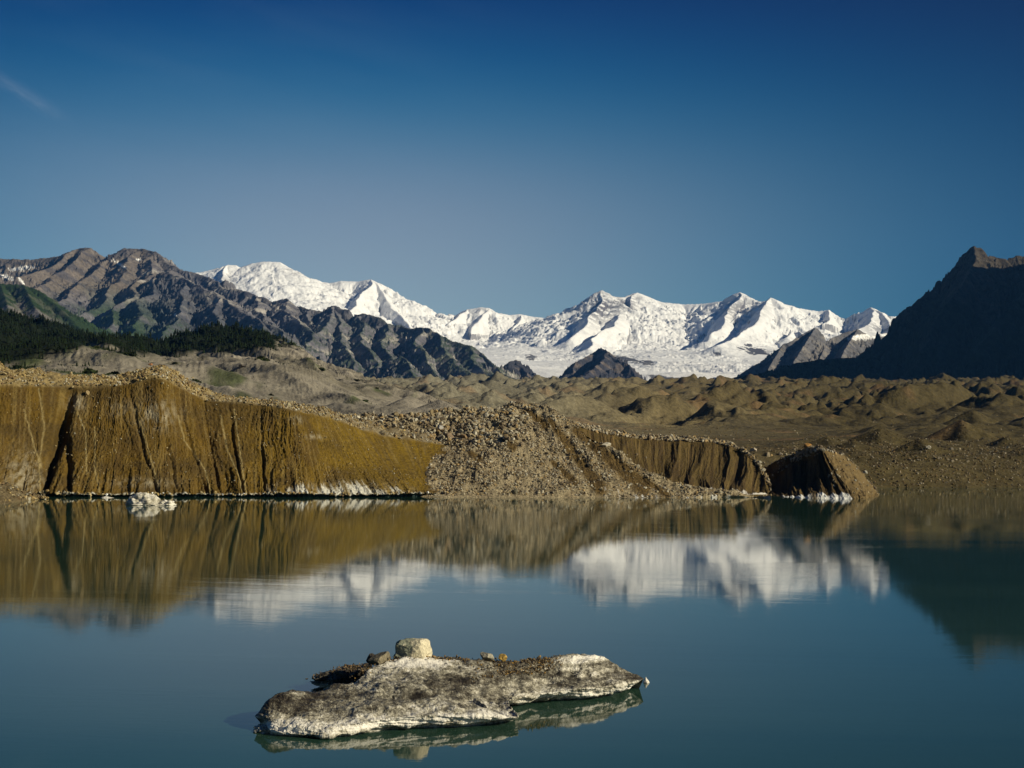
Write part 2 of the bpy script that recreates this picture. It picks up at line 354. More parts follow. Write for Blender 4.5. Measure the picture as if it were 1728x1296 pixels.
# --- snow and ice massif across the back
def glacier_base(X, Y):
    z = np.interp(Y, [6000, 7000, 8500, 10000, 11500, 13000, 14500, 15500, 19000], [180, 320, 425, 550, 690, 850, 960, 1000, 900])
    return z
def glacier_rough(X, Y):
    ice = ss(0.40, 0.56, fbm2(X / 1500 + 4, Y / 1500, 2) + .5)
    r = .5 * rdg2(X / 190, Y / 120 + X / 700, 4, 0.65) + .5 * rdg2(X / 900 + 5, Y / 75 + .6 * fbm2(X / 600, Y / 600, 2), 3, .5)
    step = 18 * rdg2(X / 2200 + 9, Y / 650, 3)
    return (r - .7) * 38 * (0.15 + ice) + step + 45 * fbm2(X / 1600, Y / 1600, 3)
snow_polys = [
    ([(180, 475, 16.2), (300, 463, 16), (340, 459, 16), (368, 452, 16), (383, 455, 15.9), (389, 446, 15.8), (404, 447, 15.8), (412, 451, 15.8), (432, 443, 15.8), (458, 440, 15.8), (474, 441, 15.8), (490, 450, 15.8), (508, 464, 15.8), (530, 470, 15.9), (558, 478, 16), (576, 474, 16), (606, 475, 16), (630, 471, 15.9), (646, 481, 15.9), (680, 503, 15.9), (702, 516, 15.9), (732, 525, 15.9), (762, 531, 15.9), (785, 521, 15.8), (806, 518, 15.8), (820, 520, 15.8), (834, 527, 15.9), (860, 532, 16), (880, 530, 16), (922, 537, 16), (945, 534, 15.8), (961, 520, 15.6), (985, 517, 15.4), (1000, 502, 15.2), (1018, 489, 15.1), (1029, 498, 15.1), (1040, 500, 15.2), (1060, 501, 15.3), (1080, 493, 15.4), (1095, 498, 15.5), (1125, 510, 15.6), (1150, 513, 15.7), (1180, 512, 15.6), (1218, 506, 15.4), (1229, 497, 15.3), (1243, 493, 15.2), (1254, 496, 15.2), (1264, 508, 15.1), (1281, 513, 15), (1292, 510, 14.8), (1302, 502, 14.6), (1318, 512, 14.7), (1350, 520, 14.9), (1382, 525, 15), (1402, 522, 14.9), (1420, 535, 14.9), (1440, 542, 14.9), (1456, 535, 14.8), (1468, 524, 14.7), (1478, 518, 14.7), (1490, 526, 14.7), (1502, 533, 14.8), (1530, 534, 14.9), (1600, 530, 15), (1900, 500, 15.2)], .52),
    [(630, 471, 15.9), (612, 500, 15.0), (590, 530, 14.2), (570, 560, 13.4)],
    [(630, 471, 15.9), (662, 520, 14.9), (700, 560, 13.9), (740, 590, 13)],
    [(560, 478, 16), (545, 510, 15.2), (520, 545, 14.2)],
    [(389, 446, 15.8), (372, 470, 15.2), (380, 500, 14.4)],
    [(785, 521, 15.8), (752, 556, 14.7), (735, 590, 13.8)],
    [(820, 520, 15.8), (800, 560, 14.8), (790, 590, 14)],
    [(860, 532, 16), (834, 568, 14.9), (815, 600, 14)],
    [(884, 531, 16), (862, 562, 15), (848, 590, 14.2)],
    [(922, 537, 16), (893, 566, 15), (878, 580, 14.6)],
    [(961, 520, 15.6), (945, 545, 14.8), (925, 568, 14.0), (914, 572, 13.6)],
    [(1018, 489, 15.1), (1005, 525, 14.4), (985, 556, 13.6), (965, 570, 13.2)],
    [(1080, 493, 15.4), (1058, 520, 14.7), (1028, 550, 13.7), (1000, 575, 12.9), (985, 592, 12.3)],
    [(1180, 512, 15.6), (1165, 545, 14.9), (1150, 560, 14.4)],
    [(1243, 493, 15.2), (1236, 520, 14.6), (1222, 545, 13.9), (1200, 563, 13.4)],
    [(1264, 508, 15.1), (1240, 540, 14.2), (1212, 570, 13.4)],
    [(1302, 502, 14.6), (1288, 525, 14.0), (1262, 555, 13.1), (1228, 575, 12.4), (1205, 585, 12.0)],
    [(1350, 520, 14.9), (1345, 545, 14.2), (1325, 570, 13.2)],
    [(1402, 522, 14.9), (1385, 550, 14), (1355, 575, 13)],
    [(1478, 518, 14.7), (1462, 545, 13.8), (1440, 560, 13.2)],
    [(1478, 518, 14.7), (1500, 550, 13.8), (1520, 570, 13.2)],
]
def snow_col(X, Y, z, n, D, g, onb, ID, V):
    c = const((0.90, 0.885, 0.85), X)
    px, py = px_of(V)
    steep = 1 - n[..., 2]
    rn = fbm2(X / 160, Y / 160 + z / 60, 4, 0.6)
    rock = ss(0.52, 0.62, steep + 0.22 * rn) * 0.85
    # the rocky summits of the right-hand massif show more stone
    near = np.exp(-((px - 1010) / 42) ** 2 - ((py - 520) / 26) ** 2) + .8 * np.exp(-((px - 1250) / 40) ** 2 - ((py - 520) / 20) ** 2) + .7 * np.exp(-((px - 495) / 22) ** 2 - ((py - 458) / 9) ** 2) + .8 * np.exp(-((px - 1490) / 35) ** 2 - ((py - 555) / 14) ** 2) + .8 * np.exp(-((px - 375) / 18) ** 2 - ((py - 478) / 12) ** 2) + .6 * np.exp(-((px - 1060) / 30) ** 2 - ((py - 510) / 12) ** 2)
    rock = np.clip(rock + near * ss(0.10, 0.28, steep + 0.30 * rn), 0, 1) * (1 - onb)
    c = blend(c, (0.13, 0.12, 0.13), rock)
    # rock outcrops standing in the icefall
    for (a, b, w, h) in ((895, 603, 10, 5), (1052, 606, 30, 5), (1090, 612, 14, 4), (1262, 583, 8, 3), (1275, 592, 26, 6), (1213, 597, 8, 3), (1140, 640, 40, 4)):
        q = ((px - a) / w) ** 2 + ((py - b + (px - a) * -.12) / h) ** 2 + 1.0 * fbm2(X / 90, Y / 90, 3)
        c = blend(c, (0.10, 0.09, 0.09), (q < 0.85) * 1.0)
    grime = onb * ss(-.1, .5, fbm2(X / 900, Y / 350, 4)) * .18
    c = blend(c, (0.62, 0.62, 0.60), grime)
    return c
mountain('snow_mountains', 'glacier-covered white snow massif along the back under blue sky', snow_polys, 0.74, (180, 1700), (6.2, 17.2), (1250, 560), 260, 75, 16, glacier_base, snow_col, M_SNOW, (60, 900), 0.30, glacier_rough, rug=lambda X, Y: 16 + 44 * ss(500, 640, CX + F * X / Y), sm=150, fine=.2)

# --- rock range, left and centre
def rock_base(X, Y): return np.interp(Y, [2500, 3200, 6000, 9500], [60, 130, 240, 400])
left_polys = [
    [(-330, 430, 9.2), (-150, 438, 9), (0, 437, 9), (60, 438, 8.9), (92, 430, 8.8), (124, 419, 8.7), (146, 417, 8.6), (165, 428, 8.6), (182, 439, 8.6), (200, 428, 8.5), (216, 418, 8.4), (240, 418, 8.4), (266, 424, 8.3), (285, 441, 8.2), (310, 453, 8.1), (336, 464, 8.0), (352, 476, 7.8), (366, 470, 7.8)],
    [(336, 464, 8.0), (356, 478, 7.7), (372, 484, 7.6), (400, 488, 7.5), (430, 497, 7.4), (452, 507, 7.3), (472, 502, 7.2), (488, 514, 7.2), (520, 521, 7.1), (548, 524, 7.1), (578, 515, 7.0), (602, 521, 6.9), (612, 528, 6.9), (626, 529, 6.8), (650, 545, 6.7), (675, 548, 6.7), (692, 554, 6.6), (716, 550, 6.5), (736, 556, 6.4), (762, 563, 6.3), (800, 582, 6.1), (830, 603, 6.0), (850, 620, 5.9), (872, 636, 5.8), (890, 650, 5.7)],
    [(146, 417, 8.6), (112, 455, 7.9), (72, 480, 7.3), (30, 492, 6.9)],
    [(124, 419, 8.7), (80, 448, 8.2), (30, 466, 7.8)],
    [(200, 428, 8.5), (160, 466, 7.8), (110, 492, 7.1), (80, 520, 6.6)],
    [(240, 420, 8.4), (205, 468, 7.6), (165, 510, 6.9), (130, 560, 6.2)],
    [(262, 436, 8.1), (226, 490, 7.1), (185, 545, 6.2), (150, 600, 5.4)],
    [(275, 453, 7.6), (300, 462, 7.2), (330, 478, 6.9), (372, 500, 6.5), (420, 530, 6.1), (470, 570, 5.6), (530, 615, 5.1), (570, 640, 4.9)],
    [(275, 453, 7.6), (255, 500, 6.8), (235, 540, 6.1), (225, 580, 5.5), (200, 620, 5.0)],
    [(315, 470, 7.1), (300, 530, 6.1), (280, 580, 5.4), (262, 620, 4.9)],
    [(372, 500, 6.5), (360, 550, 5.8), (345, 600, 5.1), (330, 640, 4.7)],
    [(430, 536, 6.0), (420, 580, 5.4), (410, 620, 4.9)],
    [(430, 497, 7.4), (440, 540, 6.6), (470, 590, 5.9), (520, 640, 5.3)],
    [(472, 502, 7.2), (500, 548, 6.5), (520, 590, 6.0), (560, 640, 5.4)],
    [(520, 521, 7.1), (530, 570, 6.4), (560, 610, 5.9), (590, 645, 5.5)],
    [(578, 515, 7.0), (560, 550, 6.5), (575, 590, 6.0), (600, 640, 5.5)],
    [(578, 515, 7.0), (530, 550, 6.4), (500, 590, 5.8)],
    [(612, 528, 6.9), (600, 560, 6.4), (622, 600, 5.9), (640, 645, 5.5)],
    [(650, 545, 6.7), (640, 580, 6.2), (656, 610, 5.8), (672, 645, 5.5)],
    [(676, 598, 5.7), (690, 606, 5.6), (715, 625, 5.4), (740, 648, 5.2)],
    [(716, 550, 6.5), (712, 580, 6.1), (735, 610, 5.7), (765, 645, 5.4)],
    [(762, 563, 6.3), (765, 595, 5.9), (800, 625, 5.6), (830, 650, 5.4)],
    [(800, 582, 6.1), (820, 618, 5.7), (850, 645, 5.5)],
]
def left_col(X, Y, z, n, D, g, onb, ID, V):
    px, py = px_of(V)
    brown = np.array((0.150, 0.124, 0.10)); grey = np.array((0.135, 0.133, 0.15)); pale = np.array((0.33, 0.30, 0.26))
    c = const(grey, X); c = blend(c, brown, ss(330, 200, px) * ss(520, 470, py) + 0.25)
    band = ss(0.1, 0.45, fbm2(X / 420, z / 55 + X / 900 + fbm2(X / 500, Y / 500, 2), 4))
    c = blend(c, pale, band * .95 * ss(220, 260, px + (py - 460) * 1.0))
    c = blend(c, (0.06, 0.058, 0.07), ss(.05, .5, fbm2(X / 240 + 7, Y / 240 + z / 90, 4)) * .6)
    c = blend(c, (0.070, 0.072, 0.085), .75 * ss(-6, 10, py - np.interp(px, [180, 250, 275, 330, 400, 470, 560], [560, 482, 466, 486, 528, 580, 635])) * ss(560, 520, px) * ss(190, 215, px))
    veg = ss(520, 590, py + 26 * fbm2(X / 500, Y / 500, 4) - 10 * (g - .6)) * ss(.42, .22, 1 - n[..., 2])
    vr = np.exp(-((px - 180) / 95) ** 2 - ((py - 550) / 45) ** 2)
    veg = np.clip(veg * .8 + 1.2 * vr * ss(-.25, .25, fbm2(X / 300, Y / 300 + 5, 4) + .25), 0, 1)
    c = blend(c, (0.028, 0.055, 0.016), veg * .85)
    sn = 0
    for (a, b, w, h, r) in ((202, 446, 16, 1.8, .55), (36, 453, 24, 2.6, -.12), (12, 468, 13, 3, .38), (36, 474, 7, 1.8, .9), (134, 540, 15, 1.6, .62), (234, 438, 4, 1.5, 0), (295, 531, 4, 1.5, .5)):
        dx, dy = px - a, py - b; u_ = dx * math.cos(r) + dy * math.sin(r); v_ = -dx * math.sin(r) + dy * math.cos(r)
        sn = np.maximum(sn, ((u_ / w) ** 2 + (v_ / h) ** 2 + .5 * fbm2(X / 60, Y / 60, 3) < 1) * 1.0)
    return blend(c, (0.8, 0.78, 0.74), sn)
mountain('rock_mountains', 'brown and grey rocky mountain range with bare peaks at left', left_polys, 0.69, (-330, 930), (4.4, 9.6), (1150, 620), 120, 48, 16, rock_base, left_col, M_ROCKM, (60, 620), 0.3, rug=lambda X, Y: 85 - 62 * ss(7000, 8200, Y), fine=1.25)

# --- green foothill with grey scree below it, far left
def green_col(X, Y, z, n, D, g, onb, ID, V):
    px, py = px_of(V); c = const((0.022, 0.040, 0.012), X)
    c = blend(c, (0.16, 0.145, 0.13), ss(8, 18, py - (500 + np.abs(px - 30) * .38) + 12 * fbm2(X / 120, Y / 120, 3)) * ss(130, 60, px))
    return blend(c, (0.10, 0.10, 0.07), .5 * ss(0.05, .5, fbm2(X / 130, Y / 130, 4)))
mountain('green_foothill', 'green grassy foothill with grey scree at far left', [[(-330, 470, 4.9), (-100, 468, 4.9), (0, 478, 4.8), (40, 480, 4.75), (64, 488, 4.7), (90, 510, 4.6), (120, 538, 4.45), (155, 572, 4.3), (200, 615, 4.1)], [(0, 478, 4.8), (10, 505, 4.3), (20, 540, 3.8)], [(40, 480, 4.75), (60, 520, 4.2), (95, 560, 3.7)]], 0.62, (-330, 330), (3.0, 5.3), (420, 160), 90, 18, 7, lambda X, Y: 0 * X + 60, green_col, M_ROCKM)

# --- blue-grey rock hill at the foot of the glacier
def small_col(X, Y, z, n, D, g, onb, ID, V):
    c = const((0.042, 0.042, 0.052), X); return blend(c, (0.15, 0.12, 0.10), ss(.1, .5, fbm2(X / 130, Y / 130 + z / 60, 4)) * .8)
mountain('rock_hill', 'dark triangular rock hill in front of the glacier', [[(925, 652, 6.0), (958, 628, 6.2), (988, 602, 6.4), (1008, 588, 6.5), (1018, 583, 6.5), (1030, 594, 6.4), (1052, 612, 6.2), (1078, 638, 6.0), (1095, 655, 5.9)], [(1030, 594, 6.4), (1012, 612, 6.0), (990, 632, 5.6), (975, 648, 5.3)], [(862, 612, 6.6), (872, 606, 6.7), (884, 622, 6.6), (892, 650, 6.3)]], 0.85, (820, 1140), (5.0, 7.2), (380, 260), 110, 22, 9, lambda X, Y: 0 * X + 150, small_col, M_ROCKM, (22, 160), rug=90)
# --- grey crag ridge to the right of the glacier
def crag_col(X, Y, z, n, D, g, onb, ID, V):
    px, py = px_of(V); c = const((0.115, 0.11, 0.112), X)
    c = blend(c, (0.24, 0.21, 0.17), ss(-.1, .4, fbm2(X / 110, Y / 110 + z / 50, 4)) * .5)
    sn = (((px - 1462) / 34) ** 2 + ((py - 568 + (px - 1462) * .1) / 5) ** 2 + .5 * fbm2(X / 60, Y / 60, 3) < 1) * 1.0
    return blend(c, (0.8, 0.78, 0.74), sn)
mountain('crag_ridge', 'grey rock crag ridge right of the glacier', [[(1215, 655, 6.0), (1240, 637, 6.1), (1270, 617, 6.2), (1302, 604, 6.3), (1322, 580, 6.4), (1330, 578, 6.4), (1350, 567, 6.5), (1373, 552, 6.6), (1378, 552, 6.6), (1384, 567, 6.6), (1398, 572, 6.6), (1420, 562, 6.7), (1447, 555, 6.8), (1470, 565, 6.8), (1500, 560, 6.9), (1560, 555, 7)], [(1376, 552, 6.6), (1352, 590, 6.0), (1330, 625, 5.5)], [(1398, 572, 6.6), (1385, 600, 6.1), (1375, 630, 5.6)], [(1447, 555, 6.8), (1425, 590, 6.1), (1410, 625, 5.6)], [(1322, 580, 6.4), (1300, 615, 5.8), (1285, 645, 5.4)]], 0.9, (1180, 1640), (5.0, 7.4), (560, 330), 90, 26, 9, lambda X, Y: 0 * X + 150, crag_col, M_ROCKM, rug=80)

# --- dark shaded mountain at the right
dark_polys = [
    [(1330, 668, 4.0), (1400, 632, 4.1), (1440, 606, 4.2), (1478, 577, 4.2), (1505, 553, 4.25), (1528, 531, 4.3), (1541, 522, 4.3), (1552, 505, 4.3), (1572, 486, 4.35), (1592, 468, 4.4), (1612, 446, 4.4), (1632, 432, 4.4), (1643, 419, 4.4), (1652, 415, 4.4), (1662, 418, 4.4), (1672, 427, 4.4), (1684, 433, 4.4), (1704, 434, 4.4), (1716, 430, 4.4), (1735, 429, 4.4), (1790, 415, 4.4), (1870, 385, 4.4), (1980, 300, 4.1), (2150, 140, 3.75), (2350, 80, 3.4), (2650, 50, 3.1), (3050, 50, 2.9)],  # points past the right edge: unseen ridge added to block the sun
    [(1652, 415, 4.4), (1640, 450, 4.2), (1612, 490, 4.0), (1580, 540, 3.8), (1560, 585, 3.65)],
    [(1684, 433, 4.4), (1672, 462, 4.25), (1648, 492, 4.1), (1615, 520, 3.95), (1588, 560, 3.75), (1580, 590, 3.65)],
    [(1870, 385, 4.4), (1800, 440, 4.1), (1735, 490, 3.85), (1680, 540, 3.65), (1650, 580, 3.55)],
    [(2150, 140, 3.8), (2020, 400, 3.7), (1850, 520, 3.7), (1780, 580, 3.45), (1740, 640, 3.25)],
]
def dark_col(X, Y, z, n, D, g, onb, ID, V):
    px, py = px_of(V)
    c = const((0.06, 0.05, 0.038), X); c = blend(c, (0.08, 0.065, 0.048), ss(0, .5, fbm2(X / 90, Y / 90 + z / 40, 4)) * .7)
    veg = ss(470, 560, py + 40 * fbm2(X / 180, Y / 180, 4))
    return blend(c, (0.009, 0.015, 0.006), veg * .92)
mountain('dark_mountain', 'steep dark shaded mountain rising at right edge', dark_polys, 1.0, (1300, 3200), (2.3, 4.7), (1300, 420), 110, 26, 10, lambda X, Y: np.interp(Y, [2300, 3100, 4700], [40, 90, 180]), dark_col, M_DARKM, (14, 160), 0.25, rug=lambda X, Y: 100 - 50 * (X > 1560))
def wood_col(X, Y, z, n, D, g, onb, ID, V):
    c = const((0.010, 0.018, 0.008), X); return blend(c, (0.022, 0.032, 0.012), ss(0, .5, fbm2(X / 30, Y / 30, 3)))
mountain('wooded_hill', 'low black-green wooded hill under the dark mountain', [[(1130, 652, 3.9), (1190, 647, 3.95), (1240, 636, 4.0), (1300, 627, 4.0), (1345, 612, 4.0), (1385, 606, 4.0), (1440, 603, 3.95), (1480, 607, 3.9), (1530, 622, 3.85), (1600, 640, 3.7), (1700, 650, 3.6), (2000, 655, 3.5)]], 0.35, (1080, 2050), (3.1, 4.4), (900, 160), 60, 10, 9, lambda X, Y: 0 * X + 100, wood_col, M_DARKM, conc=0)

# ------------------------------------------------------------------ moraine field
def field_z(X, Y):
    px = CX + F * X / Y
    rt = ratio(np.clip(px, -500, 2200), Y); Ye = Y / rt
    z0 = np.interp(Ye, [235, 262, 269, 276, 290, 400, 600, 1000, 1800, 2500, 3300, 3700], [-4, -1.2, 0.5, 3.0, 5.6, 8.3, 14.0, 29, 70, 108, 148, 162])
    z0 = CAMH + (z0 - CAMH) * rt + (hor(px) - 750) / F * Y
    # heaps lying in long oblique ridges
    wx = X + 14 * fbm2(X / 90, Y / 90, 3); wy = Y + 14 * fbm2(X / 90 + 40, Y / 90, 3)
    a = R(60); xr = wx * math.cos(a) + wy * math.sin(a); yr = -wx * math.sin(a) + wy * math.cos(a)
    big = cones(xr / 88, yr / 40, 1, 1.0); mid = cones(xr / 36, yr / 18, 2, 1.0); sm = cones(xr / 14, yr / 8, 3, 1.0); ti = cones(X / 7.5, Y / 7.5, 4, 1.0)
    ab = np.interp(Y, [270, 350, 600, 900, 2000, 3000, 3600], [0.0, 1, 9, 22, 24, 17, 8])
    am = np.interp(Y, [270, 350, 600, 900, 2000, 3600], [0.3, 2.0, 7, 13, 16, 12])
    plain = np.exp(-((px - 1180) / 230) ** 4 - ((Y - 520) / 150) ** 4) * 0.9
    plain2 = np.exp(-((px - 1000) / 160) ** 4 - ((Y - 420) / 110) ** 4) * 0.9
    q = 1 - np.clip(plain + plain2, 0, .93)
    a2 = R(66); xq = wx * math.cos(a2) + wy * math.sin(a2); yq = -wx * math.sin(a2) + wy * math.cos(a2)
    rr = rdg2(xq / 210 + 3, yq / 85, 3, .45); r2 = rdg2(xq / 80 + 13, yq / 34 + 5, 3, .45)
    wv_ = .5 + .6 * ss(-.5, .6, fbm2(X / 260 + 2, Y / 300, 3)); q = q * wv_
    z = z0 + q * (.80 * ab * np.clip(big, -.5, 1) + .62 * am * np.clip(mid, -.4, 1) + ab * .5 * (rr - .62) + am * .25 * (r2 - .6) + am * .22 * np.clip(sm, -.4, 1)) + ti * np.interp(Y, [270, 600, 1500], [0.5, 0.9, 1.2]) * (.3 + .7 * q)
    z = z + np.interp(Y, [270, 1000], [.3, 1.5]) * fbm2(X / 14, Y / 14, 4) * (.3 + .7 * q)
    # named heaps seen in the picture: px, top py, distance, slope
    for (hx, hy, hY, k, el) in ((1622, 707, 375, .60, 0), (1552, 738, 300, .52, 0), (1700, 735, 340, .5, 0), (1484, 722, 345, .42, 0), (1440, 742, 310, .4, 0), (1478, 641, 1900, .5, 0), (1395, 735, 330, .45, 0), (1480, 716, 430, .4, 0), (1640, 690, 620, .55, 0), (1350, 645, 2400, .5, 0), (1460, 640, 2000, .5, .0), (1205, 738, 360, .35, 0), (1560, 660, 1500, .5, 0), (880, 668, 900, .5, 0), (830, 640, 1500, .4, 0), (1260, 690, 800, .5, 0), (1060, 652, 1700, .45, 0)):
        t = P(hx, hy, hY); d = np.hypot((X - t[0]) * 1.0, (Y - t[1]) * (1 - el)); ang = np.arctan2(Y - t[1], X - t[0])
        cone = t[2] - k * d * (1 + .12 * np.sin(ang * 5 + hx)) + .02 * d * fbm2(X / 8, Y / 8, 3)
        z = np.maximum(z, cone)
    return z
def field_grid(px0, px1, Y0, Y1, nc, nr):
    pxs = np.linspace(px0, px1, nc); ys = Y0 * (Y1 / Y0) ** np.linspace(0, 1, nr)
    U, YY = np.meshgrid((pxs - CX) / F, ys); return U * YY, YY
X, Y = field_grid(-420, 2150, 205, 3900, 1500, 940)
Z = field_z(X, Y); V = np.stack([X, Y, Z], -1)
fpx, fpy = px_of(V)
tan = np.array((0.155, 0.122, 0.060)); dk = np.array((0.075, 0.056, 0.024)); gr = np.array((0.180, 0.165, 0.118))
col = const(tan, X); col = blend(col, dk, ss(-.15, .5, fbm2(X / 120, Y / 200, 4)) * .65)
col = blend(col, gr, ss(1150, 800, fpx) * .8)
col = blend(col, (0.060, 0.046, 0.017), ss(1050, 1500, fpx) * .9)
col = blend(col, (0.20, 0.11, 0.05), ss(.35, .6, fbm2(X / 60 + 9, Y / 60, 3)) * .35)
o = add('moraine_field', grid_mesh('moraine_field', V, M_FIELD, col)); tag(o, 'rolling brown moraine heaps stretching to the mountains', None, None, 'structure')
FIELD_V = V; FIELD_N = grid_normals(V); FIELD_PX = fpx

# ------------------------------------------------------------------ silt hill behind the left cliff
hx = [-420, -60, 0, 100, 180, 240, 300, 350, 400, 450, 482, 520, 560, 600, 640, 700, 770, 830]
crest_y = [500, 528, 534, 561, 585, 596, 586, 575, 568, 571, 590, 606, 622, 632, 640, 664, 686, 704]
crest_Y = [1700, 1600, 1560, 1500, 1450, 1400, 1400, 1380, 1350, 1280, 1180, 1080, 980, 900, 820, 680, 560, 480]
mid_y = [620, 602, 600, 592, 588, 605, 606, 600, 594, 592, 600, 620, 636, 646, 658, 678, 696, 712]
mid_Y = [900, 880, 880, 900, 920, 930, 940, 940, 900, 900, 860, 800, 740, 680, 620, 540, 470, 430]
low_y = [650, 640, 640, 640, 640, 645, 650, 655, 662, 665, 668, 672, 678, 682, 688, 700, 712, 722]
low_Y = [420, 420, 420, 420, 425, 430, 430, 440, 440, 440, 440, 430, 420, 410, 400, 390, 380, 370]
rows = [[P(a, b + 60, 300) for a, b in zip(hx, low_y)], [P(a, b, c) for a, b, c in zip(hx, low_y, low_Y)], [P(a, b, c) for a, b, c in zip(hx, mid_y, mid_Y)], [P(a, b, c) for a, b, c in zip(hx, crest_y, crest_Y)], [P(a, b, c) + [0, 300, -60] for a, b, c in zip(hx, crest_y, crest_Y)]]
V, T, s = loft(rows, [25, 130, 130, 20], 900)
x, y = V[..., 0], V[..., 1]; sc = np.clip(y / 900, .35, 1.4)
tt = T[:, None] * np.ones_like(x)
taper = ss(0, .6, tt) * ss(3.3, 2.75, tt)
a = R(-35); xr = x * math.cos(a) + y * math.sin(a); yr = -x * math.sin(a) + y * math.cos(a)
ridge = cones(xr / 150 + .2 * fbm2(x / 60, y / 60, 3), yr / 75 + .2 * fbm2(x / 60 + 9, y / 60, 3), 6, 1.0)
rk = rdg2(xr / 170, yr / 60 + 4, 5, .5)
ridge2 = cones(xr / 55 + .2 * fbm2(x / 30, y / 30, 3), yr / 32, 7, 1.0)
V[..., 2] += taper * sc * (12 * np.clip(ridge, -.6, 1) + 16 * (rk - .6) + 5 * np.clip(ridge2, -.5, 1) + 3.5 * fbm2(x / 40, y / 40, 5, .55)) - taper * sc * 5
for (hx_, hy_, hY_, k_) in ((505, 625, 640, .42), (560, 640, 600, .38), (690, 667, 470, .5), (620, 650, 560, .4), (742, 674, 430, .45), (200, 612, 700, .35), (170, 585, 1000, .3), (330, 610, 800, .3)):
    t = P(hx_, hy_, hY_); d = np.hypot(x - t[0], (y - t[1]) * .8); ang = np.arctan2(y - t[1], x - t[0])
    V[..., 2] = np.maximum(V[..., 2], t[2] - k_ * d * (1 + .15 * np.sin(ang * 3 + hx_)))
hpx, hpy = px_of(V); n = grid_normals(V)
col = const((0.215, 0.190, 0.145), x); col = blend(col, (0.13, 0.115, 0.08), ss(-.1, .5, fbm2(x / 70, y / 90, 4)) * .6)
col = blend(col, (0.28, 0.245, 0.19), ss(.15, .5, fbm2(x / 45 + 4, y / 70, 4)) * .5)
vegm = ss(.05, .35, fbm2(x / 26, y / 36, 4) - np.interp(hpx, [0, 250, 500, 650], [0.0, .18, .32, .6]))
col = blend(col, (0.042, 0.058, 0.016), vegm * .85)
fl = np.interp(hpx, [-420, -60, 0, 100, 160, 240, 300, 350, 400, 450, 470], [636, 624, 616, 597, 585, 598, 598, 596, 592, 584, 578])
col = blend(col, (.008, .013, .005), ss(6, -3, hpy - fl + 10 * fbm2(x / 45, y / 60, 4)) * (hpx < 492))
o = add('silt_hill', grid_mesh('silt_hill', V, M_HILL, col)); tag(o, 'pale silt hillside behind the left cliff with scattered scrub', None, None, 'structure')
HILL_V, HILL_N, HILL_T = V, n, tt

# ------------------------------------------------------------------ the near banks
BACK = lambda r, dy, dz: [p + np.array([0, dy, dz]) for p in r]
banks = {}
def finish(name, label, V, mat, col, kind='structure'):
    o = add(name, grid_mesh(name, V, mat, col)); tag(o, label, None, None, kind); return o

# left clay cliff
ex = [(-420, 640), (-120, 645), (0, 652), (70, 652), (120, 654), (165, 655), (200, 650), (250, 642), (275, 640), (305, 655), (345, 674), (400, 681), (440, 684), (490, 691), (525, 699), (555, 706), (592, 718), (634, 733), (690, 743), (738, 749), (784, 757)]
eY = [236, 236, 236, 237, 237.5, 236.5, 235.5, 234, 233, 235, 236, 235, 234, 232, 235, 239, 243, 247, 250, 251, 250]
bx = [-420, -120, -20, 50, 72, 120, 190, 250, 275, 320, 372, 410, 445, 505, 574, 628, 672, 706, 728, 748, 772]
bY = [221, 220, 219, 220, 221, 219, 217.5, 217.5, 217.5, 218, 218.5, 217.5, 217.5, 217, 217, 217.2, 217.2, 217.6, 218.6, 221, 225]
edge = [P(a, b, c) for (a, b), c in zip(ex, eY)]
base = [PZ(a, random.uniform(.3, .62), c) for a, c in zip(bx, bY)]
midr = [e * .45 + b * .55 + np.array([0, 1.2, -.7]) for e, b in zip(edge, base)]
in1 = BACK(base, 1.3, -0.2); in2 = BACK(base, 1.3, -2.5)
topy = [(-420, 600), (-120, 608), (0, 618), (70, 628), (120, 634), (165, 634), (200, 636), (250, 626), (275, 622), (305, 634), (345, 662), (400, 673), (440, 677), (490, 683), (530, 691), (562, 697), (600, 708), (640, 720), (690, 729), (738, 737), (784, 746)]
top = [P(a, b, c + 11) for (a, b), c in zip(topy, eY)]
back = BACK(top, 8, -2.0); back2 = BACK(top, 40, -14)
V, T, s = loft([in2, in1, base, midr, edge, top, back, back2], [2, 3, 90, 90, 26, 10, 8], 1250, widths=2)
tt = T[:, None] * np.ones(V.shape[:2]); ssx = s[None, :] * np.ones(V.shape[:2])
h = np.clip((tt - 2) / 2, 0, 1)                       # 0 at foot, 1 at the edge
cx = np.interp(s, np.arange(len(bx)), bx)[None, :] * np.ones_like(tt)   # fall-line coordinate, in photo px at the foot
n = grid_normals(V)
face = ss(1.98, 2.05, tt) * ss(4.03, 3.9, tt)
wob = cx + 20 * fbm2(cx / 80, h * 1.3, 3) + 3 * fbm2(cx / 14, h * 5, 3)
g1 = rdg2(wob / 75, h * .9 + 2, 2); g2 = rdg2(wob / 26 + 8, h * 1.1, 3); g3 = rdg2(wob / 7 + 3, h * 2.0, 3, .6)
rib = ss(300, 350, cx) * ss(560, 470, cx)             # the deeply fluted stretch
smooth = ss(560, 640, cx)
disp = face * ((g1 - .6) * .28 * (1 - .85 * smooth) + (g2 - .6) * (.14 + .20 * rib) * (1 - .7 * smooth) + (g3 - .6) * (.06 + .13 * rib) * (.4 + 1.2 * ss(-.2, .3, fbm2(cx / 40, h * 3 + 7, 3))) ) + face * .10 * fbm2(cx / 40, h * 22 + cx / 90, 4)
disp += face * .10 * fbm2(cx / 3, h * 40, 3)
wobf = .9 * fbm2(cx / 22, 0 * cx + 3, 4); V[..., 1] += wobf * ss(3.0, 2.0, tt); V[..., 2] += .22 * fbm2(cx / 9, 0 * cx + 8, 3) * (tt > 1.2) * ss(2.2, 2.0, tt)
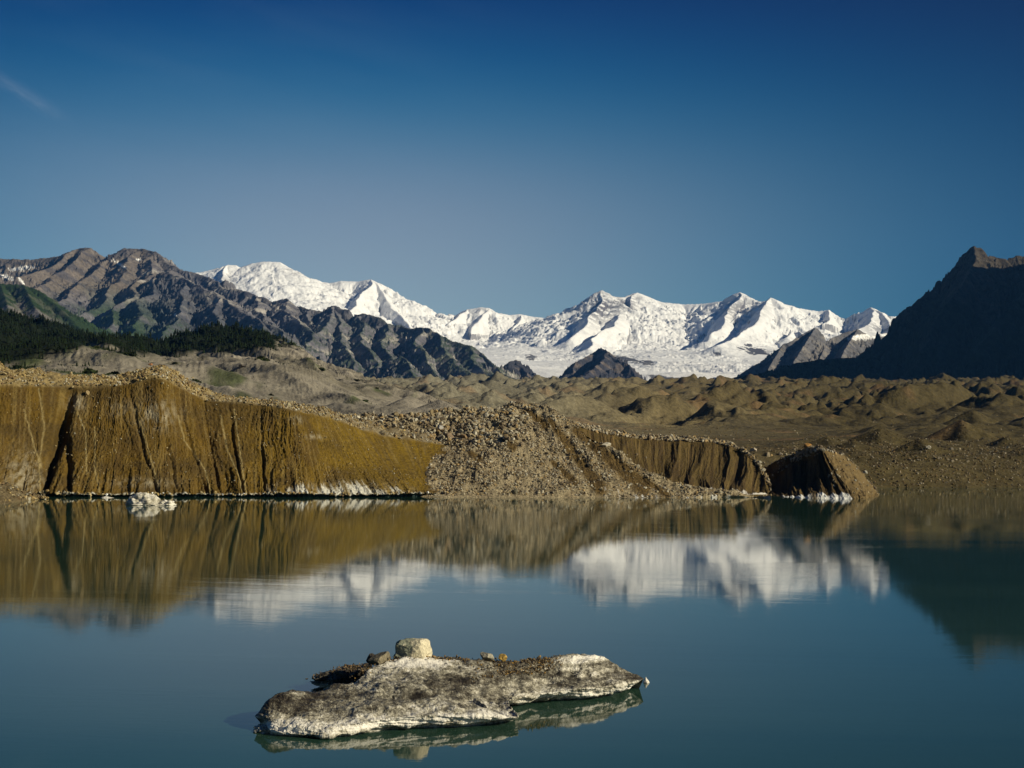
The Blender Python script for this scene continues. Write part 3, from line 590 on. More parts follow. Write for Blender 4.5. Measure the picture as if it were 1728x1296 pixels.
# the deep gully that runs down to the left corner
for (p0, p1, w, dep) in ((122, 72, 9, 2.2), (345, 372, 3.5, .55), (300, 352, 3, .45), (385, 412, 3, .6), (270, 300, 5, .35), (215, 268, 4, .4), (440, 447, 3, .45), (108, 118, 8, .8)):
    c0 = np.interp(h, [0, 1], [p1, p0]) + 3 * fbm2(h * 4, 0 * h + p0, 3)
    # centre expressed at the foot coordinate: convert from crest px by the row px
    vpx, _ = px_of(V)
    disp -= face * dep * np.exp(-((vpx - c0) / (w * (.5 + .5 * h))) ** 2) * (0.35 + .65 * ss(1.05, .5, h))
V += n * disp[..., None]
rub = ss(3.97, 4.05, tt)
V[..., 2] += rub * (0.55 * fbm2(V[..., 0] / 3.2, V[..., 1] / 3.2, 4, .6) + .5 * np.clip(cones(V[..., 0] / 3.2, V[..., 1] / 3.2, 9), -.5, 1))
vpx, vpy = px_of(V)
clay = np.array((0.102, 0.061, 0.009)); gold = np.array((0.150, 0.094, 0.008)); dark = np.array((0.062, 0.038, 0.012))
col = const(clay, vpx); col = blend(col, gold, ss(520, 640, cx) * .95)
col = blend(col, gold, ss(380, 470, cx) * .35)
col = blend(col, (.072, .046, .013), ss(728, 748, vpx + .35 * (vpy - 770)) * .85)
col = blend(col, dark, ss(-.1, .5, fbm2(cx / 30, h * 2.5, 4)) * .55 * (1 - .5 * smooth))
col = blend(col, dark, ss(.1, .5, fbm2(cx / 4.0, h * 1.5 + 4, 4)) * .3)
col = blend(col, (0.20, 0.145, 0.05), ss(.15, .5, fbm2(cx / 4.0 + 30, h * 1.8, 4)) * .4)
col = blend(col, (0.075, 0.048, 0.012), smooth * ss(0, .4, fbm2(cx / 2.0 + 30, h * .8, 3)) * .55)
col = blend(col, (.055, .036, .011), ss(.0, .5, fbm2(vpx / 110 + 3, vpy / 55, 4)) * .6 * (1 - .6 * smooth))
col = blend(col, (.045, .03, .010), np.exp(-(fbm2(vpx / 90 + 40, vpy / 9, 4) / .035) ** 2) * ss(.1, .4, fbm2(vpx / 60, vpy / 40 + 9, 2)) * .55)
# grey silty bands
for (a, b, w, hh_, st) in ((40, 810, 30, 40, .7), (200, 690, 20, 14, .4), (265, 700, 30, 22, .8), (130, 680, 14, 14, .9), (600, 825, 60, 10, .5), (240, 815, 50, 8, .5), (530, 737, 14, 4, .6), (500, 708, 10, 8, .5)):
    q = ((vpx - a) / w) ** 2 + ((vpy - b) / hh_) ** 2; col = blend(col, (0.26, 0.22, 0.14), np.clip(1.5 * st * np.exp(-q) * (.5 + .9 * fbm2(cx / 8, h * 14, 4)), 0, .9))
# pale mud runnels
for pl in (((228, 690), (245, 740), (262, 800), (268, 832)), ((300, 700), (312, 745), (345, 790), (356, 832)), ((65, 655), (75, 720), (66, 780), (68, 832)), ((128, 690), (145, 730), (146, 800)), ((395, 690), (405, 760), (415, 832)), ((160, 720), (160, 790), (168, 832)), ((372, 700), (384, 760), (402, 800), (410, 832)), ((40, 690), (60, 760), (70, 790))):
    yy = [q[1] for q in pl]; xx = [q[0] for q in pl]; cxx = np.interp(vpy, yy, xx) + 1.5 * pn2(vpy / 9, vpy * 0 + xx[0])
    m_ = (vpy > yy[0]) * (vpy < yy[-1]) * np.exp(-((vpx - cxx) / 1.3) ** 2); col = blend(col, (0.27, 0.21, 0.09), m_ * .75)
# old shoreline mark and exposed ice at the foot
col = blend(col, (0.50, 0.49, 0.42), ss(2.03 + .03 * fbm2(cx / 25, 0 * cx, 3), 2.0, tt) * (tt > 1.5) * ss(60, 110, cx) * ss(-.35, .25, fbm2(cx / 16 + 9, 0 * cx, 3)))
icem = ss(.17, .04, h + .14 * fbm2(cx / 7, h * 3, 4)) * ss(430, 520, cx) * ss(712, 660, cx) * ss(-.3, .2, fbm2(cx / 18, h * 2, 3) + .1)
col = blend(col, (0.52, 0.50, 0.42), icem * .9 * face)
rubc = const((0.26, 0.195, 0.085), vpx); rubc = blend(rubc, (0.22, 0.18, 0.11), ss(330, 480, cx))
rubc = blend(rubc, (0.12, 0.085, 0.04), ss(0, .5, fbm2(V[..., 0] / 2, V[..., 1] / 2, 4)) * .7)
col = col * (1 - rub[..., None]) + rubc * rub[..., None]
col = blend(col, (0.03, 0.05, 0.045), (tt < 1.99) * 1.0)  # undercut rows coloured dark green for the shade under the ledge
finish('clay_cliff', 'tall golden brown fluted clay cliff on the left shore', V, M_CLIFF, col)
CL = (V, grid_normals(V), tt)

# central rubble slope
cr = [(560, 702, 272), (620, 703, 270), (700, 699, 268), (760, 691, 266), (812, 685, 264), (860, 682, 262), (900, 686, 259), (930, 694, 254), (965, 715, 248), (1000, 738, 242), (1042, 765, 233), (1085, 792, 227), (1150, 815, 221), (1215, 829, 218), (1270, 836, 216), (1300, 840, 214)]
md = [(600, 745, 268), (650, 760, 262), (742, 768, 247), (786, 762, 245.5), (822, 753, 244), (862, 746, 242.5), (908, 757, 239.5), (952, 770, 235), (986, 781, 231), (1020, 793, 227), (1062, 806, 224), (1100, 819, 221), (1158, 827, 218.5), (1219, 834, 217), (1272, 837.5, 215.6), (1301, 840, 213)]
bb = [(640, 828), (690, 832), (708, 838), (748, 839.5), (800, 839.5), (850, 840), (900, 840), (955, 840), (1000, 840), (1040, 840), (1080, 840), (1112, 840), (1162, 840), (1222, 839), (1274, 839.5), (1302, 841)]
crest = [P(*q) for q in cr]; mid = [P(*q) for q in md]; base = [WZ(a, b) for a, b in bb]
V, T, s = loft([BACK(base, -1.5, -1.5), base, mid, crest, BACK(crest, 9, -2.5), BACK(crest, 30, -12)], [4, 110, 100, 16, 6], 900, widths=1)
tt = T[:, None] * np.ones(V.shape[:2]); n = grid_normals(V)
h = np.clip((tt - 1) / 2, 0, 1); cx = np.interp(s, np.arange(len(bb)), [q[0] for q in bb])[None, :] * np.ones_like(tt)
vpx, vpy = px_of(V)
sk = cx + 0 * h
rid = rdg2(sk / 26, h * 1.2, 3)
d = (rid - .6) * .22 + .22 * fbm2(V[..., 0] / 2.2, V[..., 2] / 1.6, 4, .6) + .2 * np.clip(cones(V[..., 0] / 2.4, V[..., 1] / 3.2 + V[..., 2] / 2.4, 5), -.4, 1)
d += .8 * fbm2(V[..., 0] / 14, V[..., 1] / 14, 3)
V += n * (d * ss(1.0, 1.1, tt))[..., None]
V[..., 2] -= ss(1.1, 1.0, tt) * 0
vpx, vpy = px_of(V)
rubc = const((0.34, 0.275, 0.165), vpx); rubc = blend(rubc, (0.20, 0.15, 0.085), ss(-.1, .5, fbm2(V[..., 0] / 2.6, V[..., 2] / 1.8, 4)) * .5)
# bare clay streaks sliding down to the right
def streak(px, py, x0, y0, x1, y1, w):
    dx, dy = x1 - x0, y1 - y0; l = math.hypot(dx, dy); u_ = ((px - x0) * dx + (py - y0) * dy) / l; v_ = ((px - x0) * -dy + (py - y0) * dx) / l
    return ss(-6, 6, u_) * ss(l + 8, l - 8, u_) * np.exp(-(v_ / (w * (.6 + .5 * ss(0, l, u_)))) ** 2)
mud = 0
for q in ((888, 692, 925, 722, 7), (925, 705, 968, 765, 8), (965, 762, 1020, 832, 11), (968, 722, 1095, 830, 14), (930, 778, 975, 818, 6), (850, 742, 870, 758, 6), (1050, 785, 1130, 838, 5), (790, 762, 812, 778, 7)):
    mud = np.maximum(mud, streak(vpx, vpy, *q))
mud = np.clip(mud * 1.6 + .25 * fbm2(cx / 5, h * 6, 4), 0, 1) * (mud > .12)
mudc = blend(const((0.125, 0.082, 0.028), vpx), (0.075, 0.047, 0.016), ss(0, .5, fbm2(cx / 3, h * 2, 4)) * .8)
mudc = blend(mudc, gold, ss(800, 740, vpx) * .6)
rubc = rubc * (1 - mud[..., None]) + mudc * mud[..., None]
ice = ss(.10, .05, h + .10 * fbm2(V[..., 0] / 1.6, V[..., 2], 3)) * (ss(.1, .3, fbm2(cx / 13 + 3, 0 * cx, 2) + .05)) * ss(1015, 1040, cx) * (tt > 1)
rubc = blend(rubc, (0.68, 0.66, 0.60), ice)
finish('rubble_slope', 'grey tan rubble slope in the middle of the far shore', V, M_RUBBLE, rubc)
RB = (V, grid_normals(V), tt, mud)

# brown cliff behind it, right of centre
ce = [(965, 716, 268), (1010, 728, 266), (1060, 737, 264), (1110, 741, 263), (1160, 743, 261), (1205, 746, 258), (1238, 754, 253), (1262, 766, 247), (1280, 783, 241), (1292, 806, 235), (1300, 826, 230)]
cb = [(985, 236), (1030, 234), (1075, 231), (1118, 229), (1158, 227), (1196, 225), (1226, 223), (1250, 221.5), (1270, 221), (1286, 221.5), (1296, 223)]
edge = [P(*q) for q in ce]; base = [PZ(a, 0.2, b) for a, b in cb]; midr = [e * .42 + b * .58 + np.array([0, 1.6, -.8]) for e, b in zip(edge, base)]
top = BACK(edge, 7, 0.5)
V, T, s = loft([BACK(base, .6, -2), base, midr, edge, top, BACK(top, 22, -5)], [3, 80, 80, 12, 8], 620, widths=1)
tt = T[:, None] * np.ones(V.shape[:2]); n = grid_normals(V); h = np.clip((tt - 1) / 2, 0, 1)
cx = np.interp(s, np.arange(len(cb)), [q[0] for q in cb])[None, :] * np.ones_like(tt)
face = ss(1, 1.05, tt) * ss(3.02, 2.9, tt)
wob = cx + 5 * fbm2(cx / 30, h * 2, 3)
d = face * ((rdg2(wob / 40, h * .8, 1) - .6) * .6 + (rdg2(wob / 15 + 5, h, 2) - .6) * .25 + (rdg2(wob / 4, h * 2, 2) - .6) * .04 + .04 * fbm2(cx / 2, h * 25, 3))
V += n * d[..., None]; V[..., 2] += ss(2.98, 3.05, tt) * .5 * fbm2(V[..., 0] / 2, V[..., 1] / 2, 4)
col = const((0.088, 0.060, 0.019), cx); col = blend(col, (0.045, 0.028, 0.012), ss(-.1, .5, fbm2(cx / 8, h * 1.5, 4)) * .7)
col = blend(col, (0.17, 0.11, 0.04), ss(.1, .5, fbm2(cx / 3 + 9, h * 1.6, 3)) * .4)
col = blend(col, (0.60, 0.57, 0.50), ss(.13, .06, h + .09 * fbm2(cx / 5, h * 3, 3)) * ss(1180, 1200, cx) * (tt > 1) * .85)
col = blend(col, (0.22, 0.17, 0.095), ss(2.97, 3.03, tt))
finish('brown_cliff', 'dark brown fluted cliff right of the rubble slope', V, M_CLIFF, col)
BC = (V, grid_normals(V), tt)

# dark ice-cored wedge standing at the shore
we = [(1262, 828, 246), (1296, 810, 245), (1325, 790, 242), (1356, 772, 238), (1383, 759, 231), (1388, 759, 230.4), (1404, 762, 234), (1424, 770, 238), (1446, 788, 243), (1464, 812, 249), (1478, 832, 256)]
wb = [(1282, 227), (1304, 223), (1326, 215), (1358, 211.5), (1402, 210), (1441, 209), (1456, 210), (1467, 212), (1474, 215), (1479, 219), (1484, 226)]
edge = [P(*q) for q in we]; base = [PZ(a, -.1, b) for a, b in wb]
midr = [e * .5 + b * .5 + np.array([0, 2.2 * w, -1.2 * w]) for e, b, w in zip(edge, base, (0, .6, 1, 1, .7, 0.0, 0, 0, 0, 0, 0))]
top = [e + np.array([-.5, 7, w]) for e, w in zip(edge, (.3, .9, 1.0, .8, .3, .1, .1, .1, 0, 0, 0))]
V, T, s = loft([BACK(base, 1, -2), base, midr, edge, top, BACK(top, 14, -3)], [3, 90, 90, 12, 8], 520, widths=1)
tt = T[:, None] * np.ones(V.shape[:2]); n = grid_normals(V); h = np.clip((tt - 1) / 2, 0, 1)
cx = np.interp(s, np.arange(len(wb)), [q[0] for q in wb])[None, :] * np.ones_like(tt)
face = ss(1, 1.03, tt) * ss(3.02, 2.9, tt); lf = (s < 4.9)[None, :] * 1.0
d = face * (lf * (.3 + .7 * ss(.05, .35, h)) * ((rdg2(cx / 30, h * .6, 2) - .6) * 1.5 * (1 - h * .6) + (rdg2(cx / 9, h, 2) - .6) * .18) + .12 * fbm2(cx / 3, h * 14, 4) + (1 - lf) * .3 * fbm2(cx / 9, h * 4, 4))
V += n * d[..., None]; V[..., 2] += ss(2.98, 3.05, tt) * .6 * fbm2(V[..., 0] / 2, V[..., 1] / 2, 4)
col = const((0.11, 0.072, 0.024), cx); col = blend(col, (0.045, 0.028, 0.011), lf * (.5 + .8 * fbm2(cx / 7, h * 1.5, 4)))  # left face coloured darker, as the side turned from the sun
col = blend(col, (0.15, 0.105, 0.045), (1 - lf) * (.75 + .4 * fbm2(cx / 5, h * 8, 4)))  # right face coloured lighter, as the sunlit side
icem = lf * ss(.14, .10, h + .05 * fbm2(cx / 13, h * 2, 2)) * (tt > 1) * ss(1318, 1326, cx) * (1 - np.exp(-((cx - 1376) / 7) ** 2) * .95)
col = blend(col, (0.62, 0.61, 0.56), icem)
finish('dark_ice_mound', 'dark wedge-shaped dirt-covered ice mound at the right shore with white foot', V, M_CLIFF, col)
WE = (V, grid_normals(V), tt)

# little debris spit in the left corner
a_ = [(-300, 800, 214), (-60, 806, 212), (-10, 816, 210), (20, 826, 209), (45, 834, 209), (75, 840, 208)]
b_ = [(-300, 880), (-60, 866), (-10, 854), (25, 848), (50, 844), (80, 841.5)]
crest = [P(*q) for q in a_]; base = [WZ(p, q) for p, q in b_]
V, T, s = loft([BACK(base, -1, -1), base, crest, BACK(crest, 12, -1.5)], [3, 50, 14], 320, widths=1)
tt = T[:, None] * np.ones(V.shape[:2])
V[..., 2] += ss(1, 1.2, tt) * (.35 * fbm2(V[..., 0] / 2, V[..., 1] / 2, 4, .6) + .3 * np.clip(cones(V[..., 0] / 2, V[..., 1] / 2, 8), -.4, 1))
col = const((0.19, 0.145, 0.075), V[..., 0]); col = blend(col, (0.09, 0.065, 0.03), ss(0, .5, fbm2(V[..., 0], V[..., 1], 4)) * .7)
finish('debris_spit', 'small pale debris spit at the left end of the far shore', V, M_RUBBLE, col)
SP = (V, grid_normals(V), tt)

# ------------------------------------------------------------------ stones
def ico(sub):
    import bmesh
    bm = bmesh.new(); bmesh.ops.create_icosphere(bm, subdivisions=sub, radius=1.0)
    v = np.array([q.co[:] for q in bm.verts]); f = np.array([[w.index for w in q.verts] for q in bm.faces]); bm.free(); return v, f
def rock_shape(sub, seed, cuts=9, rough=0.0, stretch=(1, .8, .7), cmin=.45, cmax=.8):
    r = np.random.default_rng(seed); v, f = ico(sub); v = v.copy()
    for _ in range(cuts):
        n = r.normal(size=3); n /= np.linalg.norm(n); c = r.uniform(cmin, cmax)
        dd = np.maximum(0, v @ n - c); v -= dd[:, None] * n
    if rough: v *= (1 + rough * fbm3(v[:, 0] * 1.6 + seed, v[:, 1] * 1.6, v[:, 2] * 1.6, 5, .6))[:, None]
    v *= np.array(stretch) * r.uniform(.85, 1.15, 3)
    return v, f
ROCKS = [rock_shape(1, 100 + i, 7) for i in range(10)]
def scatter(name, label, V, Nn, weight, count, smin, smax, palette, seed, sink=.25, powr=2.2, kind='stuff'):
    r = np.random.default_rng(seed); w = weight.ravel().astype(float); w = np.maximum(w, 0); w /= w.sum()
    idx = r.choice(len(w), count, p=w); pts = V.reshape(-1, 3)[idx]; nn = Nn.reshape(-1, 3)[idx]
    size = smin + (smax - smin) * r.random(count) ** powr
    vs, fs, cs = [], [], []; off = 0
    pal = np.array(palette)
    for k in range(len(ROCKS)):
        sel = np.where(r.integers(0, len(ROCKS), count) == k)[0] if k < 0 else np.arange(k, count, len(ROCKS))
        rv, rf = ROCKS[k]; m = len(sel)
        if m == 0: continue
        q = r.normal(size=(m, 4)); q /= np.linalg.norm(q, axis=1)[:, None]
        w_, x_, y_, z_ = q.T
        Rm = np.stack([np.stack([1-2*(y_*y_+z_*z_), 2*(x_*y_-z_*w_), 2*(x_*z_+y_*w_)], -1), np.stack([2*(x_*y_+z_*w_), 1-2*(x_*x_+z_*z_), 2*(y_*z_-x_*w_)], -1), np.stack([2*(x_*z_-y_*w_), 2*(y_*z_+x_*w_), 1-2*(x_*x_+y_*y_)], -1)], 1)
        vv = np.einsum('mij,vj->mvi', Rm, rv) * size[sel][:, None, None] * .5 + (pts[sel] + nn[sel] * (size[sel] * (.3 - sink))[:, None])[:, None, :]
        jit = pts[sel] * 0; jit[:, :2] = r.normal(size=(m, 2)) * .15; vv += jit[:, None, :]
        vs.append(vv.reshape(-1, 3)); fs.append((rf[None] + (np.arange(m) * len(rv))[:, None, None] + off).reshape(-1)); off += m * len(rv)
        c = pal[r.integers(0, len(pal), m)] * r.uniform(.7, 1.25, (m, 1)); cs.append(np.repeat(c, len(rv), 0))
    me = mesh_from(name, np.concatenate(vs), np.concatenate(fs), 3, M_STONES, np.concatenate(cs), False)
    o = add(name, me); tag(o, label, None, None, kind); return o
PAL = [(0.29, .24, .15), (0.24, .185, .10), (0.32, .28, .19), (0.18, .14, .09), (0.29, .20, .09), (0.38, .345, .26), (0.12, .09, .055), (.26, .225, .16)]
PALD = [(0.13, .095, .045), (0.10, .07, .03), (0.19, .15, .09), (0.07, .05, .03), (0.15, .10, .04), (.26, .22, .15)]
PALG = [(0.30, .22, .09), (0.24, .17, .07), (0.34, .27, .14), (0.15, .10, .05), (.33, .30, .22)]
V, n, tt, mud = RB; gx, gy = px_of(V)
wgt = ss(1.02, 1.08, tt) * ss(3.6, 3.3, tt) * (1 - .93 * np.clip(mud, 0, 1)) * (.22 + 1.6 * ss(-.15, .5, fbm2(gx / 24 + gy / 30, gy / 14 - gx / 60, 4))) * np.linalg.norm(np.gradient(V, axis=0), axis=2)
scatter('slope_rubble', 'stones strewn over the central rubble slope', V, n, wgt, 32000, .09, .75, PAL, 1, powr=5)
field_part = wgt * (.3 + 1.4 * ss(-.2, .4, fbm2(gx / 18, gy / 9, 3))) * ss(755, 740, gy + np.maximum(0, gx - 860) * -.2) * ss(900, 850, gx)
scatter('crest_rubble', 'large blocky stones heaped behind the golden cliff', V, n, field_part + 1e-9 * wgt, 10000, .22, 1.4, PAL, 2, powr=3)
V, n, tt = CL; gx, gy = px_of(V)
scatter('cliff_top_rubble', 'golden stones along the top edge of the left cliff', V, n, ss(3.99, 4.03, tt) * ss(5.3, 5.1, tt), 15000, .10, .66, PALG, 3, powr=3.2)
scatter('cliff_face_stones', 'small stones stuck in the left cliff face', V, n, ss(2.1, 2.2, tt) * ss(4, 3.9, tt) * (.1 + ss(.1, .5, fbm2(gx / 30, gy / 20, 3))), 4500, .07, .34, PALG, 4, powr=3)
scatter('foot_blocks', 'fallen stones and ice blocks along the foot of the left cliff', V, n, (tt > 1.9) * ss(2.04, 2.0, tt) * (.15 + ss(0, .4, fbm2(gx / 30, 0 * gx, 3))), 700, .15, .8, PALG + [(.6, .6, .56)], 44, powr=3)
V, n, tt = BC
scatter('brown_cliff_rubble', 'stones along the top of the brown cliff', V, n, ss(2.96, 3.0, tt) * ss(4.6, 4.2, tt), 5000, .16, 1.3, PAL, 5, powr=3)
V, n, tt = WE
scatter('mound_rubble', 'stones on top of the dark ice mound', V, n, ss(2.97, 3.0, tt) * ss(4.6, 4.2, tt) + .02 * (tt > 1.2) * (px_of(V)[0] > 1400), 2600, .12, .95, PAL, 6, powr=3)
V, n, tt = SP
scatter('spit_rubble', 'stones on the small left spit', V, n, (tt > 1) * 1.0, 1800, .12, .7, PALG, 7, powr=3)
fy = FIELD_V[..., 1] / ratio(np.clip(FIELD_PX, -500, 2200), FIELD_V[..., 1])
wgt = (fy > 266) * ss(420, 280, fy) * ss(1250, 1440, FIELD_PX) + .25 * (fy > 262) * ss(330, 270, fy)
scatter('shore_rubble', 'dark stones covering the low right shore', FIELD_V, FIELD_N, wgt * fy, 26000, .14, .9, PALD, 8, powr=3.2)
wgt = (fy > 300) * ss(1500, 500, fy)
scatter('field_stones', 'scattered stones over the moraine field', FIELD_V, FIELD_N, wgt * fy, 9000, .2, 1.2, PALD + PAL[:3], 9, powr=3)

# individual boulders standing out from the rubble
bpy.context.view_layer.update()
dg = bpy.context.evaluated_depsgraph_get()
def hit(px, py):
    r = ray(px, py); ok, loc, nor, *_ = S.ray_cast(dg, Vector((0, 0, CAMH)), Vector(r).normalized()); return loc if ok else None
BM = []
for i in range(8):
    v, f = rock_shape(3, 300 + i, 11, .06, (1, .85, .75), .5, .8)
    BM.append(mesh_from('boulder', v * .5, f.ravel(), 3, M_STONE, np.tile([[.5, .5, .5]], (len(v), 1)), False))
def boulder(px, py, wpx, colr, label, group, aspect=(1, 1, 1), name='boulder', rot=None, shape=None):
    loc = hit(px, py)
    if loc is None or loc[1] > 1500: return None
    o = add(name, BM[random.randrange(8) if shape is None else shape]); w = wpx / F * loc[1]
    o.scale = (w * aspect[0], w * aspect[1], w * aspect[2]); o.rotation_euler = rot or (random.uniform(-.3, .3), random.uniform(-.3, .3), random.uniform(0, 6.28))
    o.location = (loc[0], loc[1] + .1 * w, loc[2] + .18 * w * aspect[2]); o.color = (colr[0] * 2, colr[1] * 2, colr[2] * 2, 1)
    tag(o, label, 'boulder', group); return o
big = [
    (868, 834, 15, (.10, .09, .06), 'dark boulder standing in the water edge below the rubble slope', (1, 1, 1.25)),
    (1024, 752, 27, (.42, .38, .29), 'long flat pale slab lying on the ridge of the rubble slope', (1.1, .6, .4)),
    (757, 738, 22, (.22, .16, .10), 'large brown boulder at the left foot of the heaped stones', (1.2, 1, .7)),
    (780, 738, 18, (.22, .15, .08), 'reddish brown boulder right of the large brown one', (1.3, 1, .6)),
    (744, 724, 14, (.32, .30, .26), 'pale grey block among the heaped stones', (1, 1, 1)),
    (487, 686, 10, (.30, .26, .16), 'pale block on the edge above the fluted cliff', (1, 1, 1.3)),
    (147, 668, 13, (.27, .20, .10), 'golden block breaking out of the cliff top at left', (.7, 1, 1.5)),
    (1273, 762, 13, (.36, .30, .22), 'pale boulder at the right end of the brown cliff', (1, 1, 1)),
    (1296, 770, 12, (.28, .23, .15), 'pointed tan boulder left of the dark mound', (.9, 1, 1.2)),
    (1317, 768, 10, (.24, .20, .15), 'grey boulder just left of the dark mound top', (1, 1, 1)),
    (1362, 754, 14, (.32, .17, .05), 'rust orange boulder on top of the dark mound', (1.1, 1, .9)),
    (1376, 760, 8, (.36, .33, .26), 'pale boulder beside the mound tip', (1.3, 1, .7)),
    (1567, 757, 11, (.34, .31, .24), 'pale boulder alone on the dark right shore', (1, 1, 1)),
    (1461, 799, 10, (.32, .30, .24), 'grey white boulder at the right foot of the dark mound', (.9, 1, 1.2)),
    (1443, 812, 6, (.40, .38, .30), 'small white stone on the lit side of the dark mound', (1, 1, 1)),
    (1412, 793, 5, (.38, .34, .25), 'small pale stone high on the lit side of the mound', (1, 1, 1)),
    (1535, 776, 8, (.20, .14, .07), 'brown boulder in the rubble of the right shore', (1, 1, 1)),
    (958, 722, 9, (.10, .08, .05), 'dark boulder high on the right edge of the rubble slope', (1, 1, 1)),
    (922, 767, 9, (.10, .08, .05), 'dark boulder in the middle of the rubble slope', (1, 1, 1)),
    (857, 808, 10, (.26, .22, .15), 'tan boulder low on the left of the rubble slope', (1, 1, .8)),
    (1010, 721, 10, (.38, .32, .22), 'pale stone on the flat ground behind the ridge', (1.2, 1, .7)),
    (254, 616, 10, (.30, .14, .06), 'orange brown boulder on the crest at left', (1.3, 1, .8)),
    (410, 620, 13, (.07, .06, .05), 'dark boulder on the silt hillside', (1.2, 1, .8)),
]
for (a, b, w, c, lab, asp) in big: boulder(a, b, w, c, lab, None, asp)
regions = [
    (60, lambda: (random.uniform(640, 860), random.uniform(700, 740)), (6, 12), PAL, 'blocky boulder in the stone heap behind the golden cliff', 'boulders in the stone heap'),
    (50, lambda: (random.uniform(760, 1100), random.uniform(760, 835)), (4, 9), PAL, 'boulder lying on the central rubble slope', 'boulders on the rubble slope'),
    (34, lambda: (random.uniform(0, 330), random.uniform(630, 652)), (5, 10), PALG, 'golden boulder on the rim of the left cliff', 'boulders on the left rim'),
    (16, lambda: (random.uniform(340, 620), 0), (5, 9), PAL, 'boulder on the rim above the fluted cliff', 'boulders on the middle rim'),
    (22, lambda: (random.uniform(1040, 1280), 0), (4, 10), PAL, 'boulder on the rim of the brown cliff', 'boulders on the brown cliff rim'),
    (14, lambda: (random.uniform(1280, 1390), random.uniform(755, 775)), (5, 10), PAL, 'boulder among the stones left of the mound tip', 'boulders above the mound'),
    (60, lambda: (random.uniform(1480, 1728), random.uniform(752, 815)), (4, 8), PALD + PAL[:3], 'boulder in the rubble of the dark right shore', 'boulders on the right shore'),
]
def rim_y(px):
    if px < 700: return np.interp(px, [q[0] for q in ex], [q[1] for q in ex]) - random.uniform(1, 5)
    return np.interp(px, [q[0] for q in ce], [q[1] for q in ce]) - random.uniform(-1, 3)
for (n_, f_, (w0, w1), pal, lab, grp) in regions:
    for _ in range(n_):
        a, b = f_(); b = b or rim_y(a); boulder(a, b, random.uniform(w0, w1), random.choice(pal), lab, grp, (random.uniform(.8, 1.3), 1, random.uniform(.7, 1.1)))

# ------------------------------------------------------------------ trees
def conifer(seed, rings=5, sides=7):
    r = np.random.default_rng(seed); vs, fs, cs = [], [], []
    def cone(z0, z1, rad, c):
        o = len(vs)
        for i in range(sides):
            a = 2 * math.pi * i / sides + r.uniform(-.25, .25); q = rad * r.uniform(.55, 1.25); vs.append((q * math.cos(a), q * math.sin(a), z0 + r.uniform(-.04, .04))); cs.append(c)
        vs.append((r.uniform(-.01, .01), 0, z1)); cs.append(c)
        for i in range(sides): fs.append((o + i, o + (i + 1) % sides, o + sides))
    cone(-.05, .5, .03, (.06, .045, .03))
    for k in range(rings):
        t = k / rings; cone(.08 + .85 * t, .08 + .85 * t + .42 * (1 - .45 * t), .21 * (1 - t) ** .8 + .03, (.5, .5, .5))
    return np.array(vs), np.array(fs), np.array(cs)
CON = [conifer(i) for i in range(6)]
V, n, tt = HILL_V, HILL_N, HILL_T; x, y = V[..., 0], V[..., 1]; hpx, hpy = px_of(V)
lowb = np.interp(hpx, [-420, -60, 0, 100, 160, 240, 300, 350, 400, 450, 470], [640, 628, 620, 600, 585, 598, 598, 596, 592, 584, 578])
dens = ss(4, -5, hpy - lowb + 10 * fbm2(x / 45, y / 60, 4)) * (hpx < 492) * ss(3.15, 3.05, tt)
dens = dens + .9 * ss(.2, .4, fbm2(x / 40 + 3, y / 60, 3)) * ss(640, 625, hpy) * (hpx < 330) * ss(260, 60, hpx) * .5
dens = dens * y
def trees_mesh(name, idx, r, hmin, hmax, green):
    vs, fs, cs = [], [], []; off = 0
    pts = V.reshape(-1, 3)[idx]; hgt = (hmin + (hmax - hmin) * r.random(len(idx))) * np.minimum(1, pts[:, 1] / 1300) ** .8
    for k in range(6):
        sel = np.arange(k, len(idx), 6); cv, cf, cc = CON[k]; m = len(sel)
        a = r.random(m) * 6.28; rot = np.stack([np.cos(a), -np.sin(a)], -1), np.stack([np.sin(a), np.cos(a)], -1)
        q = np.broadcast_to(cv, (m,) + cv.shape).copy(); xx = cv[:, 0][None] * np.cos(a)[:, None] - cv[:, 1][None] * np.sin(a)[:, None]; yy = cv[:, 0][None] * np.sin(a)[:, None] + cv[:, 1][None] * np.cos(a)[:, None]
        q[..., 0] = xx; q[..., 1] = yy; q = q * hgt[sel][:, None, None] + pts[sel][:, None, :] + r.normal(size=(m, 1, 3)) * [1.5, 1.5, 0]
        vs.append(q.reshape(-1, 3)); fs.append((cf[None] + (np.arange(m) * len(cv))[:, None, None] + off).reshape(-1)); off += m * len(cv)
        g = np.array(green) * r.uniform(.55, 1.5, (m, 1)) * 2; cs.append((cc[None] * g[:, None, :]).reshape(-1, 3))
    return mesh_from(name, np.concatenate(vs), np.concatenate(fs), 3, M_TREE, np.concatenate(cs), False)
r = np.random.default_rng(21); w = dens.ravel() / dens.sum(); idx = r.choice(len(w), 26000, p=w)
o = add('conifer_forest', trees_mesh('conifer_forest', idx, r, 2.4, 5.6, (.006, .012, .0035))); tag(o, 'dark conifer forest along the crest of the silt hill', None, None, 'stuff')
